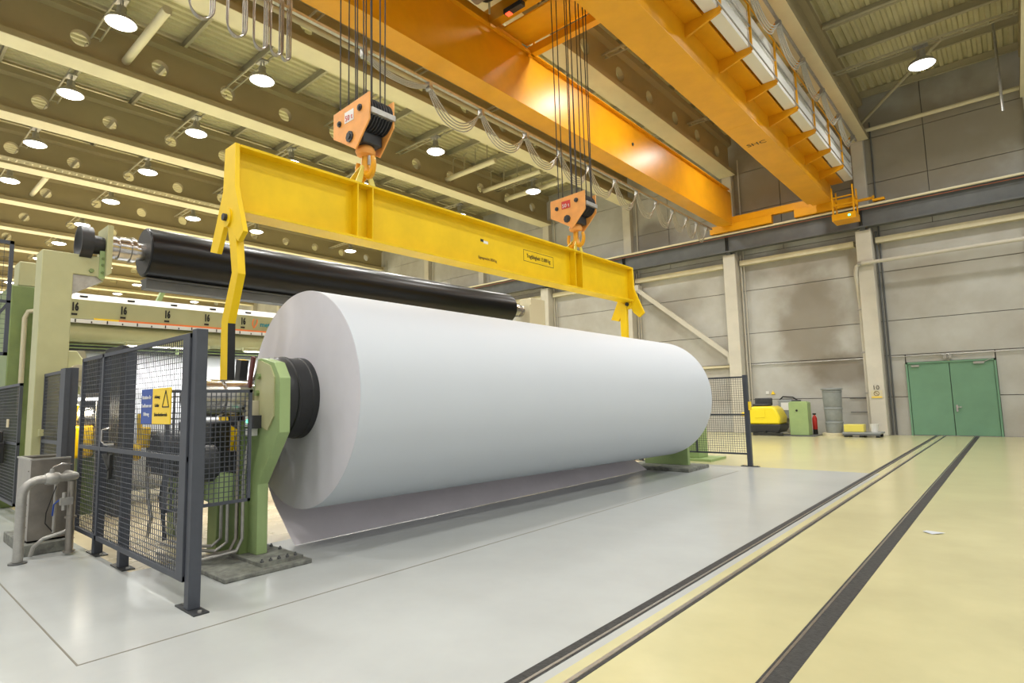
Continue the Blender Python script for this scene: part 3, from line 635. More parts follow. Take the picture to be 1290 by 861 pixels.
for x in (-9.7, -7.8, -6.1, -4.4):
    obj('wheel', MB().lathe((x, 25.82, 9.13), (0, 1, 0), [(0, 0.17), (0.02, 0.17), (0.02, 0.15), (0.1, 0.15), (0.1, 0.17), (0.12, 0.17)], 20), M['dark'], cr)
obj('buffer', MB().lathe((-4.1, 25.7, 9.15), (1, 0, 0), [(0, 0.06), (0.5, 0.06), (0.5, 0.1), (0.56, 0.1)], 12).box(-3.6, -3.2, 25.6, 25.8, 9.0, 9.08), gm, cr)
text('lettering', 'SHC', 0.30, (-5.3, 17.6, 9.195), (PI, 0, 0), M['ink'], cr)
obj('bolt', MB().lathe((-8.955, 16.7, 10.05), (1, 0, 0), [(0, 0.05), (0.03, 0.05)], 12), M['dark'], cr)
# walkway
for i in range(17):
    y = -8.0+1.95*i+0.35
    tip = (-4.13, 9.9)
    if y < -6: continue
    obj('bracket', MB().prism([(-4.92, 9.62), (-4.92, 9.98), (-4.12, 9.98), (-4.12, 9.86)], 'y', y-0.03, y+0.03), gm, cr)
    obj('deck_panel', MB().box(-4.92, -4.50, y+0.04, y+1.91, 9.94, 9.965), gm, cr)
    obj('guard_post', MB().bar((-4.12, y, 9.9), (-4.12, y, 11.05), 0.05), gm, cr)
    obj('side_panel', MB().box(-4.20, -4.17, y+0.03, y+1.92, 10.45, 10.68).box(-4.20, -4.17, y+0.03, y+1.92, 10.71, 10.94), M['white'], cr)
    obj('cable_duct', MB().box(-4.46, -4.17, y+0.03, y+1.92, 9.98, 10.42), M['white'], cr, bev=0.006)
for z in (10.5, 11.05): obj('handrail', MB().tube([(-4.12, -6, z), (-4.12, 24.9, z)], 0.022, 8), M['galv'] if z < 11 else gm, cr)
obj('handrail', MB().tube([(-4.07, -6, 9.93), (-4.07, 24.9, 9.93)], 0.018, 8), M['galv'], cr)
# service cage at the end
cage = MB()
for x in (-4.75, -4.05):
    for y in (24.5, 25.2): cage.bar((x, y, 8.25), (x, y, 9.5), 0.05)
for z in (8.8, 9.1):
    cage.bar((-4.75, 24.5, z), (-4.05, 24.5, z), 0.04).bar((-4.05, 24.5, z), (-4.05, 25.2, z), 0.04).bar((-4.75, 24.5, z), (-4.75, 25.2, z), 0.04)
cage.box(-4.8, -4.0, 24.45, 25.25, 8.2, 8.45)
cg = obj('service_cage', cage, gm, cr)
obj('indicator_light', MB().box(-4.25, -4.17, 24.43, 24.45, 8.3, 8.36), M['led'], cg)
# trolley on top of the girders
tr = thing('crane_trolley', 'orange crane trolley riding between the two girders at the top edge', 'crane trolley', (-7.1, 8, 10.82))
obj('frame_beam', MB().box(-9.35, -5.1, 9.9, 10.15, 10.95, 11.35), gm, tr, bev=0.01)
obj('frame_beam', MB().box(-8.9, -5.1, 11.15, 11.35, 10.60, 10.82), gm, tr, bev=0.01)
obj('frame_beam', MB().box(-9.35, -5.1, 3.6, 3.9, 10.95, 11.35), gm, tr, bev=0.01)
obj('side_beam', MB().box(-9.3, -9.1, 3.6, 11.2, 10.95, 11.2), gm, tr, bev=0.01)
obj('side_beam', MB().box(-5.4, -5.2, 3.6, 11.3, 10.95, 11.2), gm, tr, bev=0.01)
obj('deck_panel', MB().box(-8.9, -5.4, 10.2, 11.15, 10.86, 10.9), gm, tr)
obj('deck_panel', MB().box(-9.1, -5.4, 5.4, 8.2, 11.0, 11.04), gm, tr)
obj('hoist_drum', MB().lathe((-8.8, 4.7, 11.7), (1, 0, 0), [(0, 0.1), (0, 0.55), (0.1, 0.55), (0.1, 0.48), (3.2, 0.48), (3.2, 0.55), (3.3, 0.55)], 32), M['dark'], tr)
obj('hoist_drum', MB().lathe((-8.8, 9.3, 11.6), (1, 0, 0), [(0, 0.1), (0, 0.5), (0.1, 0.5), (0.1, 0.44), (3.2, 0.44), (3.2, 0.5), (3.3, 0.5)], 32), M['dark'], tr)
obj('motor', MB().lathe((-8.6, 8.9, 10.9), (1, 0, 0), [(0, 0.12), (0, 0.2), (0.6, 0.2), (0.7, 0.12)], 20), M['galv'], tr)
hr = MB()
for y in (9.6, 8.2, 6.8, 5.4): hr.bar((-8.78, y, 10.9), (-8.78, y, 12.0), 0.035)
hr.bar((-8.78, 9.6, 11.5), (-8.78, 5.4, 11.5), 0.03).bar((-8.78, 9.6, 12.0), (-8.78, 5.4, 12.0), 0.03)
obj('handrail', hr, M['cream'], tr)
pp = MB().box(-8.80, -8.76, 9.6, 11.35, 10.60, 10.66).bar((-8.78, 11.3, 10.62), (-8.78, 11.3, 11.0), 0.05)
obj('skirt', pp, gm, tr)
el = obj('flood_lamp', MB().box(-8.45, -7.9, 9.72, 9.88, 10.80, 10.92), M['dark'], tr, bev=0.01)
obj('indicator_light', MB().box(-8.4, -8.27, 9.74, 9.86, 10.775, 10.80), M['ledr'], el)
obj('indicator_light', MB().lathe((-7.2, 9.9, 11.1), (0, -1, 0), [(0, 0.05), (0.03, 0.04)], 12), M['led'], tr)
obj('sign_plate', MB().box(-7.05, -6.75, 9.885, 9.9, 11.0, 11.2), M['signy'], tr)
text('lettering', '50 t', 0.13, (-6.9, 9.88, 11.1), FY, M['ink'], tr)
for (y, xs, ztop) in ((4.87, (-7.45, -7.38, -7.30, -7.22, -7.04, -6.98, -6.92, -6.74, -6.66, -6.58), 11.3), (10.32, (-7.33, -7.29, -7.10, -7.04, -6.98, -6.93, -6.85, -6.66, -6.60, -6.55), 10.9)):
    for i, x in enumerate(xs):
        dyy = -0.15+0.1*(i % 4)
        obj('wire_rope', MB().tube([(x, y+dyy, 5.95), (x+random.uniform(-0.05, 0.02), y+dyy*1.2, ztop)], 0.011, 6), M['rope'], tr)

# festoon cables
def loops(parent, x, ys, z, drop, nc, m, r=0.017, sidew=0.03, axis='y'):
    for (a, b), dp in zip(zip(ys[:-1], ys[1:]), drop):
        mb = MB()
        for c in range(nc):
            pts = []; N = 14; d2 = dp*(1-0.07*c)
            for i in range(N+1):
                t = i/N; u = 2*t-1
                sag = (1-abs(u)**2.4)*d2
                pts.append((x+sidew*(c-nc/2), a+(b-a)*t+0.04*math.sin(t*PI*2)*(c-1), z-sag))
            mb.tube(pts, r, 6)
        obj('cable_loop', mb, m, parent)
    for y in ys:
        obj('cable_carrier', MB().box(x-0.07, x+0.07, y-0.05, y+0.05, z-0.06, z+0.05).lathe((x-0.08, y, z-0.08), (1, 0, 0), [(0, 0.05), (0.16, 0.05)], 12), M['galv'], parent)
fe = thing('festoon_cables', 'grey festoon cables looping under the left crane girder', 'festoon cable', (-9.78, 12, 9.2))
ys = [6.75, 8.55, 10.3, 12.1, 13.7, 15.3, 16.9, 18.4, 19.9, 21.3, 22.6, 23.6, 24.6]
loops(fe, -9.78, ys, 9.05, [0.25, 0.75, 0.72, 0.70, 0.72, 0.75, 0.8, 0.75, 0.8, 0.7, 0.75, 0.7], 4, M['cable'])
obj('track', MB().box(-9.82, -9.74, -6, 25.2, 9.10, 9.16), M['galv'], fe)
fb = thing('festoon_cables', 'bunched festoon loops hanging at the top left of the picture', 'festoon cable', (-9.78, 4.3, 9.2))
for (yc, zb, wdt) in ((3.52, 8.18, 0.16), (4.10, 8.14, 0.13), (4.52, 8.10, 0.09), (4.82, 8.12, 0.08), (5.0, 8.10, 0.05), (2.85, 8.6, 0.22), (2.3, 8.7, 0.2)):
    mb = MB()
    for c in range(3):
        wd_ = wdt+0.022*c; pts = [(-9.78+0.03*c, yc-wd_, 9.9), (-9.78+0.03*c, yc-wd_, zb+wd_)]
        for i in range(1, 10):
            a = PI+PI*i/10; pts.append((-9.78+0.03*c, yc+wd_*math.cos(a), zb+wd_+(wd_+0.05)*math.sin(a)))
        pts += [(-9.78+0.03*c, yc+wd_, zb+wd_), (-9.78+0.03*c, yc+wd_, 9.9)]
        mb.tube(pts, 0.015, 6)
    obj('cable_loop', mb, M['galv'], fb)
fw = thing('festoon_cables', 'festoon cables looping along the crane walkway', 'festoon cable', (-3.85, 16, 11.2))
ys = [4.0+2.25*i for i in range(10)]
loops(fw, -3.85, ys, 11.2, [0.65, 0.6, 0.65, 0.6, 0.65, 0.6, 0.65, 0.6, 0.65], 4, M['cable'])
obj('track', MB().box(-3.88, -3.82, -6, 24.9, 11.24, 11.30), M['galv'], fw)
for y in ys: obj('track_bracket', MB().bar((-3.85, y, 11.27), (-4.12, y, 11.05), 0.04), M['orange'], fw)

# ================================================================ FENCES
def wire_mesh(mb, p0, u, wdt, z0, z1, pitch=0.05, r=0.0028):
    # p0 (x,y), u unit direction in plan
    nx = int(wdt/pitch); nz = int((z1-z0)/pitch)
    for i in range(1, nx+1):
        a = i*wdt/(nx+1); x, y = p0[0]+u[0]*a, p0[1]+u[1]*a
        mb.bar((x, y, z0), (x, y, z1), 2*r)
    for i in range(1, nz+1):
        z = z0+i*(z1-z0)/(nz+1)
        ox, oy = -u[1]*2*r, u[0]*2*r
        mb.bar((p0[0]-ox, p0[1]-oy, z), (p0[0]+u[0]*wdt-ox, p0[1]+u[1]*wdt-oy, z), 2*r)
def post(t, x, y, h, w=0.09, base=True):
    obj('post', MB().box(x-w/2, x+w/2, y-w/2, y+w/2, 0.012, h), M['fence'], t, bev=0.004)
    if base:
        bp_ = obj('base_plate', MB().box(x-0.20, x+0.20, y-0.06, y+0.06, 0, 0.012), M['dark'], t)
        for dx in (-0.16, 0.16): obj('bolt', MB().lathe((x+dx, y, 0.012), (0, 0, 1), [(0, 0.016), (0.015, 0.016)], 6), M['galv'], bp_)
f1 = thing('mesh_fence', 'dark grey wire mesh safety fence with blue and yellow sign, nearest on the left', 'fence', (-7, 1.98, 0))
YF = 1.95; X0, X1 = -8.78, -5.34; Z0, Z1 = 0.22, 2.30
fm = MB().box(X0, X1, YF-0.02, YF+0.02, Z0, Z0+0.045).box(X0, X1, YF-0.02, YF+0.02, Z1-0.04, Z1).box(X0, X0+0.04, YF-0.02, YF+0.02, Z0, Z1)
obj('frame', fm, M['fence'], f1)
obj('stile', MB().box(X1-0.15, X1, YF-0.025, YF+0.025, Z0, Z1), M['fence'], f1, bev=0.004)
obj('crossbar', MB().box(X0, X1, YF-0.018, YF+0.018, 1.20, 1.245), M['fence'], f1)
obj('stile', MB().box(-7.92, -7.86, YF-0.02, YF+0.02, Z0, Z1), M['fence'], f1)
wm = MB(); wire_mesh(wm, (X0+0.04, YF), (1, 0), X1-0.15-X0-0.04, Z0+0.04, Z1-0.04)
obj('wire_mesh', wm, M['fence'], f1, kind='stuff')
post(f1, -5.285, 1.99, 2.33, 0.095); post(f1, -7.28, 2.04, 2.28); post(f1, -8.22, 2.04, 2.28)
obj('door_handle', MB().tube([(-7.52, 1.93, 1.46), (-7.52, 1.86, 1.44), (-7.52, 1.86, 1.32), (-7.40, 1.86, 1.29), (-7.33, 1.93, 1.29)], 0.012, 8), M['steel'], f1)
obj('padlock', MB().bar((-7.62, 1.92, 1.17), (-7.40, 1.92, 1.02), 0.05, 0.03).bar((-7.40, 1.92, 1.18), (-7.42, 1.92, 0.92), 0.05, 0.03), M['ink'], f1)
sg = thing('warning_sign', 'blue and yellow warning sign hung on the mesh fence', 'sign', (-6.1, 1.92, 1.68))
obj('blue_panel', MB().box(-6.47, -6.17, 1.915, 1.925, 1.515, 1.845), M['blue'], sg)
obj('yellow_panel', MB().box(-6.165, -5.71, 1.915, 1.925, 1.515, 1.845), M['signy'], sg)
for i, s_ in enumerate(('Rotation der', 'Tamboure nur', 'Führung')): text('lettering', s_, 0.05, (-6.32, 1.913, 1.765-0.08*i), FY, M['white'], sg, sx=0.95)
text('lettering', 'Achtung', 0.042, (-6.04, 1.913, 1.765), FY, M['ink'], sg); text('lettering', 'Gefahr', 0.042, (-6.04, 1.913, 1.685), FY, M['ink'], sg)
text('lettering', 'Sicherheitsbereich', 0.045, (-5.94, 1.913, 1.60), FY, M['ink'], sg)
tri = MB()
A, B_, Cc = (-5.90, 1.67), (-5.74, 1.67), (-5.82, 1.82)
for p, q in ((A, B_), (B_, Cc), (Cc, A)): tri.bar((p[0], 1.913, p[1]), (q[0], 1.913, q[1]), 0.004, 0.010)
obj('triangle', tri, M['ink'], sg)
# side panel between fence and stand
f2 = thing('mesh_fence', 'square wire mesh guard between the fence post and the green bearing stand', 'fence', (-5.95, 2.5, 0.6))
xx = -6.0
obj('frame', MB().box(xx-0.015, xx+0.015, 1.98, 2.78, 1.80, 1.83).box(xx-0.015, xx+0.015, 1.98, 2.78, 0.70, 0.73).box(xx-0.015, xx+0.015, 2.75, 2.78, 0.7, 1.83).box(xx-0.015, xx+0.015, 1.98, 2.01, 0.7, 1.83), M['fence'], f2)
wm = MB(); wire_mesh(wm, (xx, 2.0), (0, 1), 0.76, 0.72, 1.81, 0.05, 0.0035); obj('wire_mesh', wm, M['fence'], f2, kind='stuff')
# fence at the left
def fence_x(lab, x0, x1, y, z0, z1, posts, stile=None):
    t = thing('mesh_fence', lab, 'fence', ((x0+x1)/2, y, 0))
    obj('frame', MB().box(x0, x1, y-0.02, y+0.02, z0, z0+0.04).box(x0, x1, y-0.02, y+0.02, z1-0.04, z1).box(x0, x0+0.04, y-0.02, y+0.02, z0, z1).box(x1-0.04, x1, y-0.02, y+0.02, z0, z1), M['fence'], t)
    obj('crossbar', MB().box(x0, x1, y-0.018, y+0.018, (z0+z1)/2-0.02, (z0+z1)/2+0.02), M['fence'], t)
    wm = MB(); wire_mesh(wm, (x0+0.03, y), (1, 0), x1-x0-0.06, z0+0.03, z1-0.03); obj('wire_mesh', wm, M['fence'], t, kind='stuff')
    for p in posts: post(t, p, y+0.08, z1+0.03, 0.1)
    if stile: obj('stile', MB().box(x1, x1+stile, y-0.03, y+0.03, z0, z1+0.02), M['fence'], t)
    return t
fence_x('grey mesh fence panel right of the tall green column', -10.85, -9.82, 1.95, 0.25, 2.21, (-9.66,), 0.26)
f4 = fence_x('grey mesh fence panel at the left edge, left of the green column', -13.6, -11.5, 1.78, 0.25, 2.10, ())
for xq in (-12.3, -13.2): obj('sign_plate', MB().box(xq, xq+0.12, 1.74, 1.755, 1.42, 1.55), M['cream'], f4)
solo('control_box', MB().box(-12.85, -12.3, 1.60, 1.74, 0.85, 1.18).box(-12.7, -12.4, 1.66, 1.73, 1.18, 1.36), M['blackm'], 'black box hanging on the mesh fence at the left edge', 'box', (-12.5, 1.7, 0.85), bev=0.015)
f5 = thing('mesh_fence', 'dark upper mesh cage at the very left edge', 'fence', (-9.3, 1.1, 3))
obj('frame', MB().box(-9.32, -9.28, 1.24, 1.28, 2.35, 3.78).box(-9.32, -9.28, 0.2, 1.28, 3.74, 3.78).box(-9.32, -9.28, 0.2, 1.28, 2.35, 2.39).box(-9.32, -9.28, 0.2, 1.28, 3.0, 3.03).bar((-9.3, 1.26, 3.0), (-9.3, 0.9, 2.4), 0.03), M['fence'], f5)
wm = MB(); wire_mesh(wm, (-9.3, 0.2), (0, 1), 1.05, 2.38, 3.75, 0.06, 0.002); obj('wire_mesh', wm, M['fence'], f5, kind='stuff')
obj('post', MB().box(-9.34, -9.27, 0.6, 0.67, 0, 3.74), M['fence'], f5)
# far fence
f6 = thing('mesh_fence', 'dark mesh fence beyond the far end of the roll', 'fence', (-5.6, 13.9, 0))
Y = 13.92
obj('frame', MB().box(-7.6, -4.88, Y-0.02, Y+0.02, 2.06, 2.1).box(-7.6, -4.88, Y-0.02, Y+0.02, 0.27, 0.31).box(-6.1, -6.06, Y-0.02, Y+0.02, 0.27, 2.1).box(-7.6, -7.56, Y-0.02, Y+0.02, 0.27, 2.1), M['fence'], f6)
obj('crossbar', MB().box(-7.6, -4.88, Y-0.02, Y+0.02, 1.18, 1.22), M['fence'], f6)
wm = MB(); wire_mesh(wm, (-7.58, Y), (1, 0), 2.7, 0.3, 2.08, 0.055, 0.003); obj('wire_mesh', wm, M['fence'], f6, kind='stuff')
post(f6, -4.83, 13.95, 2.13, 0.10); post(f6, -7.65, 13.95, 2.13, 0.10)
f7 = obj('latch', MB().box(-4.77, -4.73, 13.88, 13.98, 1.30, 1.50), M['signy'], f6)
# return leaf of the fence
wm = MB(); wire_mesh(wm, (-4.80, 14.0), (0, 1), 0.9, 0.3, 2.08, 0.055, 0.003)

# ================================================================ MACHINE at the left (reel frame)
XR = -10.9
rf = thing('reel_frame', 'tall green frame column with bracket arm carrying the black roll', 'machine frame', (XR, 2.0, 0))
obj('column', MB().prism([(1.83, 0), (2.22, 0), (2.22, 3.78), (2.52, 3.78), (2.62, 3.70), (2.62, 4.10), (1.83, 4.10)], 'x', XR-0.42, XR), M['green2'], rf, bev=0.01)
obj('gusset', MB().prism([(2.20, 3.45), (2.20, 3.80), (2.62, 3.80), (2.62, 3.72)], 'x', XR-0.30, XR-0.03), M['galv'], rf)
obj('bracket_plate', MB().prism([(2.62, 3.78), (2.70, 3.84), (2.70, 4.62), (2.62, 4.62)], 'x', XR-0.45, XR+0.1), M['green2'], rf, bev=0.006)
obj('flange_plate', MB().box(XR-0.01, XR+0.02, 2.55, 2.63, 3.75, 4.2), M['green'], rf)
for z in (3.85, 3.97, 4.08): obj('bolt', MB().lathe((XR+0.02, 2.59, z), (1, 0, 0), [(0, 0.02), (0.02, 0.02)], 6), M['greend'], rf)
obj('bolt', MB().lathe((XR, 2.45, 3.86), (1, 0, 0), [(0, 0.035), (0.03, 0.035)], 6), M['greend'], rf)
obj('lock', MB().box(XR, XR+0.1, 1.9, 2.12, 1.30, 1.40).box(XR, XR+0.12, 2.1, 2.22, 1.26, 1.45), M['green2'], rf)
rf2 = thing('reel_frame', 'pale green far frame holding the other end of the black roll', 'machine frame', (XR, 13.8, 0))
obj('column', MB().box(XR-0.45, XR, 13.5, 14.2, 0, 4.75), M['beige'], rf2, bev=0.01)
obj('bracket_plate', MB().box(XR-0.4, XR+0.15, 13.25, 13.5, 3.9, 4.5), M['beige'], rf2)
# empty black roll (tambour)
RC = Vector((-11.0, 3.2, 4.31))
br = thing('tambour_roll', 'long black empty reel roll resting on the green frame above', 'roll', RC)
obj('shell', MB().lathe(RC, (0, 1, 0), [(0, 0.14), (0, 0.405), (0.015, 0.42), (9.28, 0.42), (9.3, 0.40), (9.3, 0.14)], 64), M['black'], br)
obj('end_ring', MB().lathe(RC-Vector((0, 0.012, 0)), (0, 1, 0), [(0, 0.15), (0, 0.39), (0.014, 0.395)], 48), M['blackm'], br)
obj('journal', MB().lathe(RC-Vector((0, 0.55, 0)), (0, 1, 0), [(0, 0.1), (0, 0.19), (0.12, 0.19), (0.12, 0.17), (0.16, 0.17), (0.16, 0.20), (0.30, 0.20), (0.30, 0.18), (0.33, 0.18), (0.33, 0.21), (0.40, 0.21), (0.40, 0.15), (0.56, 0.15)], 40), M['steel'], br, label='polished journal with bearing rings')
obj('coupling', MB().lathe(RC-Vector((0, 0.92, 0)), (0, 1, 0), [(0.08, 0.12), (0.03, 0.22), (0, 0.24), (0, 0.27), (0.16, 0.27), (0.16, 0.15), (0.25, 0.15), (0.4, 0.12)], 40), M['blackm'], br, label='black dished coupling ring')
obj('journal', MB().lathe(RC+Vector((0, 9.3, 0)), (0, 1, 0), [(0, 0.15), (0.15, 0.15), (0.15, 0.2), (0.4, 0.2), (0.4, 0.14), (0.55, 0.14), (0.55, 0.18), (0.62, 0.18)], 32), M['steel'], br)
# carrier rail under black roll
solo('support_beam', MB().box(-11.25, -11.0, 3.25, 13.3, 3.70, 3.85).box(-11.3, -10.95, 3.25, 13.3, 3.85, 3.88), M['greyst'], 'grey beam running just below the black roll', 'beam', (-11.6, 8, 3.8))
# cross beam with scale marks
gb = thing('cross_beam', 'light green machine cross beam with scale marks and maker\'s emblem', 'machine beam', (-13, 2.6, 3.3))
obj('beam', MB().box(-13.6, -13.0, 2.3, 13, 3.36, 3.72), M['green2'], gb, bev=0.01)
obj('top_cover', MB().prism([(-13.0, 3.72), (-13.15, 3.86), (-13.6, 3.86), (-13.6, 3.72)], 'y', 2.3, 13), M['white'], gb)
obj('ruler', MB().box(-13.0, -12.97, 2.3, 13, 3.28, 3.35), M['white'], gb, label='white measuring rule')
tk = MB()
for i in range(40): tk.box(-12.97, -12.965, 2.45+0.25*i, 2.47+0.25*i, 3.285, 3.345 if i % 2 else 3.32)
obj('scale_marks', tk, M['ink'], gb, kind='stuff')
NY0, NDY = 2.70, 0.772
for i in range(5):
    y = NY0+NDY*i
    text('lettering', '16', 0.20, (-12.993, y, 3.57), FX, M['ink'], gb, bold=0.012, sx=0.55)
    obj('scale_mark', MB().bar((-13.06, y+0.08, 3.79), (-13.06, y+0.2, 3.79), 0.03, 0.03), M['ink'], gb)
    obj('scale_mark', MB().box(-13.0, -12.992, y-0.05, y+0.04, 3.42, 3.455), M['ink'], gb)
    obj('scale_mark', MB().box(-13.12, -13.05, y-0.04, y+0.06, 3.795, 3.80), M['ink'], gb) if False else None
obj('stripe', MB().box(-13.0, -12.985, 3.4, 6.6, 3.345, 3.385), M['orangeink'], gb, label='orange stripe')
obj('stripe', MB().box(-13.0, -12.985, 3.0, 3.4, 3.345, 3.385), M['signy'], gb, label='yellow stripe')
text('lettering', 'metso', 0.15, (-12.99, 6.36, 3.53), FX, M['teal'], gb, bold=0.004)
em = MB()
for k in range(2):
    pts = [(-12.99, 6.03+0.05*math.sin(t)*(1 if k else -1)+0.03*t*0.5, 3.44+0.085*t) for t in [i*0.4 for i in range(7)]]
    em.tube(pts, 0.012, 6)
obj('emblem', em, M['orangeink'], gb)
solo('cross_pipe', MB().tube([(-13.2, 2.2, 3.09), (-13.2, 13, 3.09)], 0.215, 24), M['green2'], 'thick light green pipe below the machine cross beam', 'pipe', (-13.2, 2.2, 3.0))
gr = thing('guard_rail', 'low dark green railing below the thick green pipe', 'railing', (-13, 2.4, 2.7))
for z in (2.80, 2.86): obj('rail', MB().box(-12.95, -12.92, 2.3, 12, z, z+0.02), M['greend'], gr)
for i in range(10): obj('post', MB().box(-12.96, -12.91, 2.5+0.95*i, 2.56+0.95*i, 2.76, 2.89), M['green'], gr)
obj('back_plate', MB().box(-13.1, -13.05, 2.3, 12, 2.77, 2.90), M['dark'], gr)
# white web of paper running to the reel
wb = thing('paper_web', 'bright white paper web running down behind the mesh fence', 'paper web', (-13, 3, 1.5))
obj('sheet', MB().add([(-13.3, 2.95, 2.80), (-13.3, 12.2, 2.80), (-12.1, 12.2, 1.15), (-12.1, 3.05, 1.15)], [(0, 1, 2, 3)]), M['paper'], wb)
obj('winding_roll', MB().lathe((-12.6, 3.35, 0.95), (0, 1, 0), [(0, 0.2), (0, 0.8), (8.6, 0.8), (8.6, 0.2)], 64), M['paper'], wb)
# strip lights of the machine above the web
for i in range(4):
    y = 3.4+2.2*i
    ml = thing('strip_light', 'white strip light above the paper web, %s from the near end' % ordn[i], 'lamp', (-12.55, y, 2.9), 'strip lights above the paper web')
    obj('housing', MB().box(-12.60, -12.50, y, y+1.5, 2.86, 2.93), M['green2'], ml, bev=0.005)
    obj('lens', MB().box(-12.585, -12.515, y+0.04, y+1.46, 2.845, 2.86), M['lens'], ml)
    ld = bpy.data.lights.get('strip') or bpy.data.lights.new('strip', 'AREA')
    ld.shape = 'RECTANGLE'; ld.size = 0.12; ld.size_y = 1.4; ld.energy = 36; ld.color = (1, 0.97, 0.88)
    lo = bpy.data.objects.new('light', ld); C.objects.link(lo); lo.parent = ml; lo.location = (0, 0.75, -0.07)
ml = thing('work_light', 'bright work light glowing beside the green frame behind the left fence', 'lamp', (-11.2, 2.6, 1.9))
obj('housing', MB().box(-11.45, -11.1, 2.5, 2.7, 1.86, 1.93), M['galv'], ml, bev=0.01)
obj('lens', MB().box(-11.43, -11.12, 2.48, 2.68, 1.82, 1.86), M['lens'], ml)
obj('stem', MB().bar((-11.15, 2.70, 0.0), (-11.15, 2.68, 1.86), 0.04), M['galv'], ml)
lo = bpy.data.objects.new('light', bpy.data.lights.new('work', 'AREA')); C.objects.link(lo); lo.parent = ml; lo.location = (-0.08, -0.02, -0.1)
lo.data.size = 0.25; lo.data.energy = 14; lo.data.color = (1, 0.93, 0.75)
# housings at the left
hs = thing('machine_housing', 'tall green machine housing at the left edge', 'machine housing', (-13.2, 2.3, 0))
obj('cabinet', MB().box(-14.8, -13.5, 1.86, 2.3, 0, 3.95), M['greend'], hs, bev=0.02)
obj('cabinet', MB().box(-14.0, -13.5, 1.95, 2.26, 3.95, 4.4), M['green2'], hs, bev=0.02)
obj('conduit', MB().tube([(-13.42, 2.06, 1.6), (-13.42, 2.06, 3.35), (-13.42, 2.10, 3.47), (-13.42, 2.3, 3.52)], 0.04, 10), M['beige'], hs)
hs2 = thing('web_stand', 'green frame cheek with bearing beside the paper web', 'machine frame', (-13, 2.7, 0))
obj('cheek', MB().prism([(2.5, 0), (2.93, 0), (2.9, 1.5), (2.8, 2.2), (2.88, 2.55), (2.75, 2.75), (2.5, 2.75)], 'x', -13.2, -12.9), M['green2'], hs2, bev=0.02)
obj('bearing', MB().lathe((-12.9, 2.8, 2.3), (1, 0, 0), [(0, 0.2), (0.1, 0.2), (0.1, 0.1), (0.16, 0.1)], 24), M['beige'], hs2)
obj('cover', MB().box(-12.9, -12.75, 2.6, 3.1, 1.7, 1.95), M['white'], hs2, bev=0.03)
solo('green_lever', MB().bar((-16.2, 4.95, 4.05), (-16.2, 5.35, 5.1), 0.14, 0.1), M['green'], 'slanted green arm standing above the machine cross beam', 'arm', (-16.2, 4.95, 4.05), bev=0.01)
solo('machine_bridge', MB().box(-19, -16, 2.0, 14, 3.9, 4.05).box(-18.9, -18.7, 2.2, 2.5, 0, 3.9).box(-18.9, -18.7, 12, 12.3, 0, 3.9), M['green'], 'green machine gantry far behind the cross beam', 'machine', (-17, 2, 0))

# ================================================================ TANK AND PIPES
tk = thing('steel_tank', 'open stainless steel tank on a concrete plinth at lower left', 'tank', (-9.2, 1.9, 0))
a, b, c, d = -9.62, -8.85, 1.50, 1.88
obj('plinth', MB().box(a-0.4, b+0.12, c-0.04, d, 0, 0.13), M['slab'], tk, bev=0.01)
obj('wall', MB().box(b-0.012, b, c, d, 0.13, 1.08), M['stain'], tk)
obj('wall', MB().box(a, b-0.012, c, c+0.012, 0.13, 1.08), M['stain'], tk)
obj('wall', MB().box(a, a+0.012, c+0.012, d, 0.13, 1.08), M['stain'], tk)
obj('floor_plate', MB().box(a, b, c, d, 0.13, 0.15), M['dark'], tk)
obj('rim', MB().box(a-0.01, b+0.01, c-0.012, c+0.025, 1.08, 1.10).box(b-0.025, b+0.012, c, d, 1.08, 1.10).box(a-0.012, a+0.025, c, d, 1.08, 1.10), M['galv'], tk)
for i in range(6): obj('rivet', MB().lathe((b-0.1, c, 0.3+0.13*i), (0, -1, 0), [(0, 0.010), (0.008, 0.006)], 8), M['steel'], tk)
pp = thing('pipe_line', 'shiny steel pipe with elbow and valve in front of the tank', 'pipe', (-8.42, 1.36, 0))
pth = [(-8.42, 1.36, 0.02), (-8.42, 1.36, 0.72)]+[(-8.42, 1.36+0.17*(1-math.cos(t)), 0.72+0.17*math.sin(t)) for t in [PI/2*i/6 for i in range(1, 7)]]+[(-8.42, 1.78, 0.89), (-8.44, 1.83, 0.89), (-8.50, 1.85, 0.89), (-8.84, 1.85, 0.89)]
obj('pipe', MB().tube(pth, 0.048, 16), M['galv'], pp)
obj('flange', MB().lathe((-8.42, 1.36, 0), (0, 0, 1), [(0, 0.085), (0.015, 0.085)], 20), M['greyst'], pp)
obj('valve', MB().lathe((-8.42, 1.56, 0.89), (0, 1, 0), [(0, 0.06), (0.03, 0.07), (0.1, 0.07), (0.13, 0.06)], 16).lathe((-8.42, 1.62, 0.93), (0, 0, 1), [(0, 0.03), (0.07, 0.02)], 10), M['galv'], pp)
obj('valve_lever', MB().tube([(-8.42, 1.62, 0.98), (-8.42, 1.63, 1.02), (-8.40, 1.70, 1.05), (-8.40, 1.80, 1.04)], 0.009, 6), M['steel'], pp)
p2 = thing('pipe_line', 'brownish vertical pipe with small valve beside the fence', 'pipe', (-8.45, 1.82, 0))
obj('pipe', MB().tube([(-8.45, 1.82, 0.02), (-8.45, 1.82, 0.84)], 0.042, 14), M['stain'], p2)
for z in (0.03, 0.42): obj('flange', MB().lathe((-8.45, 1.82, z), (0, 0, 1), [(0, 0.06), (0.02, 0.06)], 16), M['stain'], p2)
obj('valve', MB().box(-8.42, -8.36, 1.70, 1.82, 0.58, 0.66).lathe((-8.4, 1.74, 0.52), (0, 0, 1), [(0, 0.02), (0.2, 0.02)], 8), M['galv'], p2)
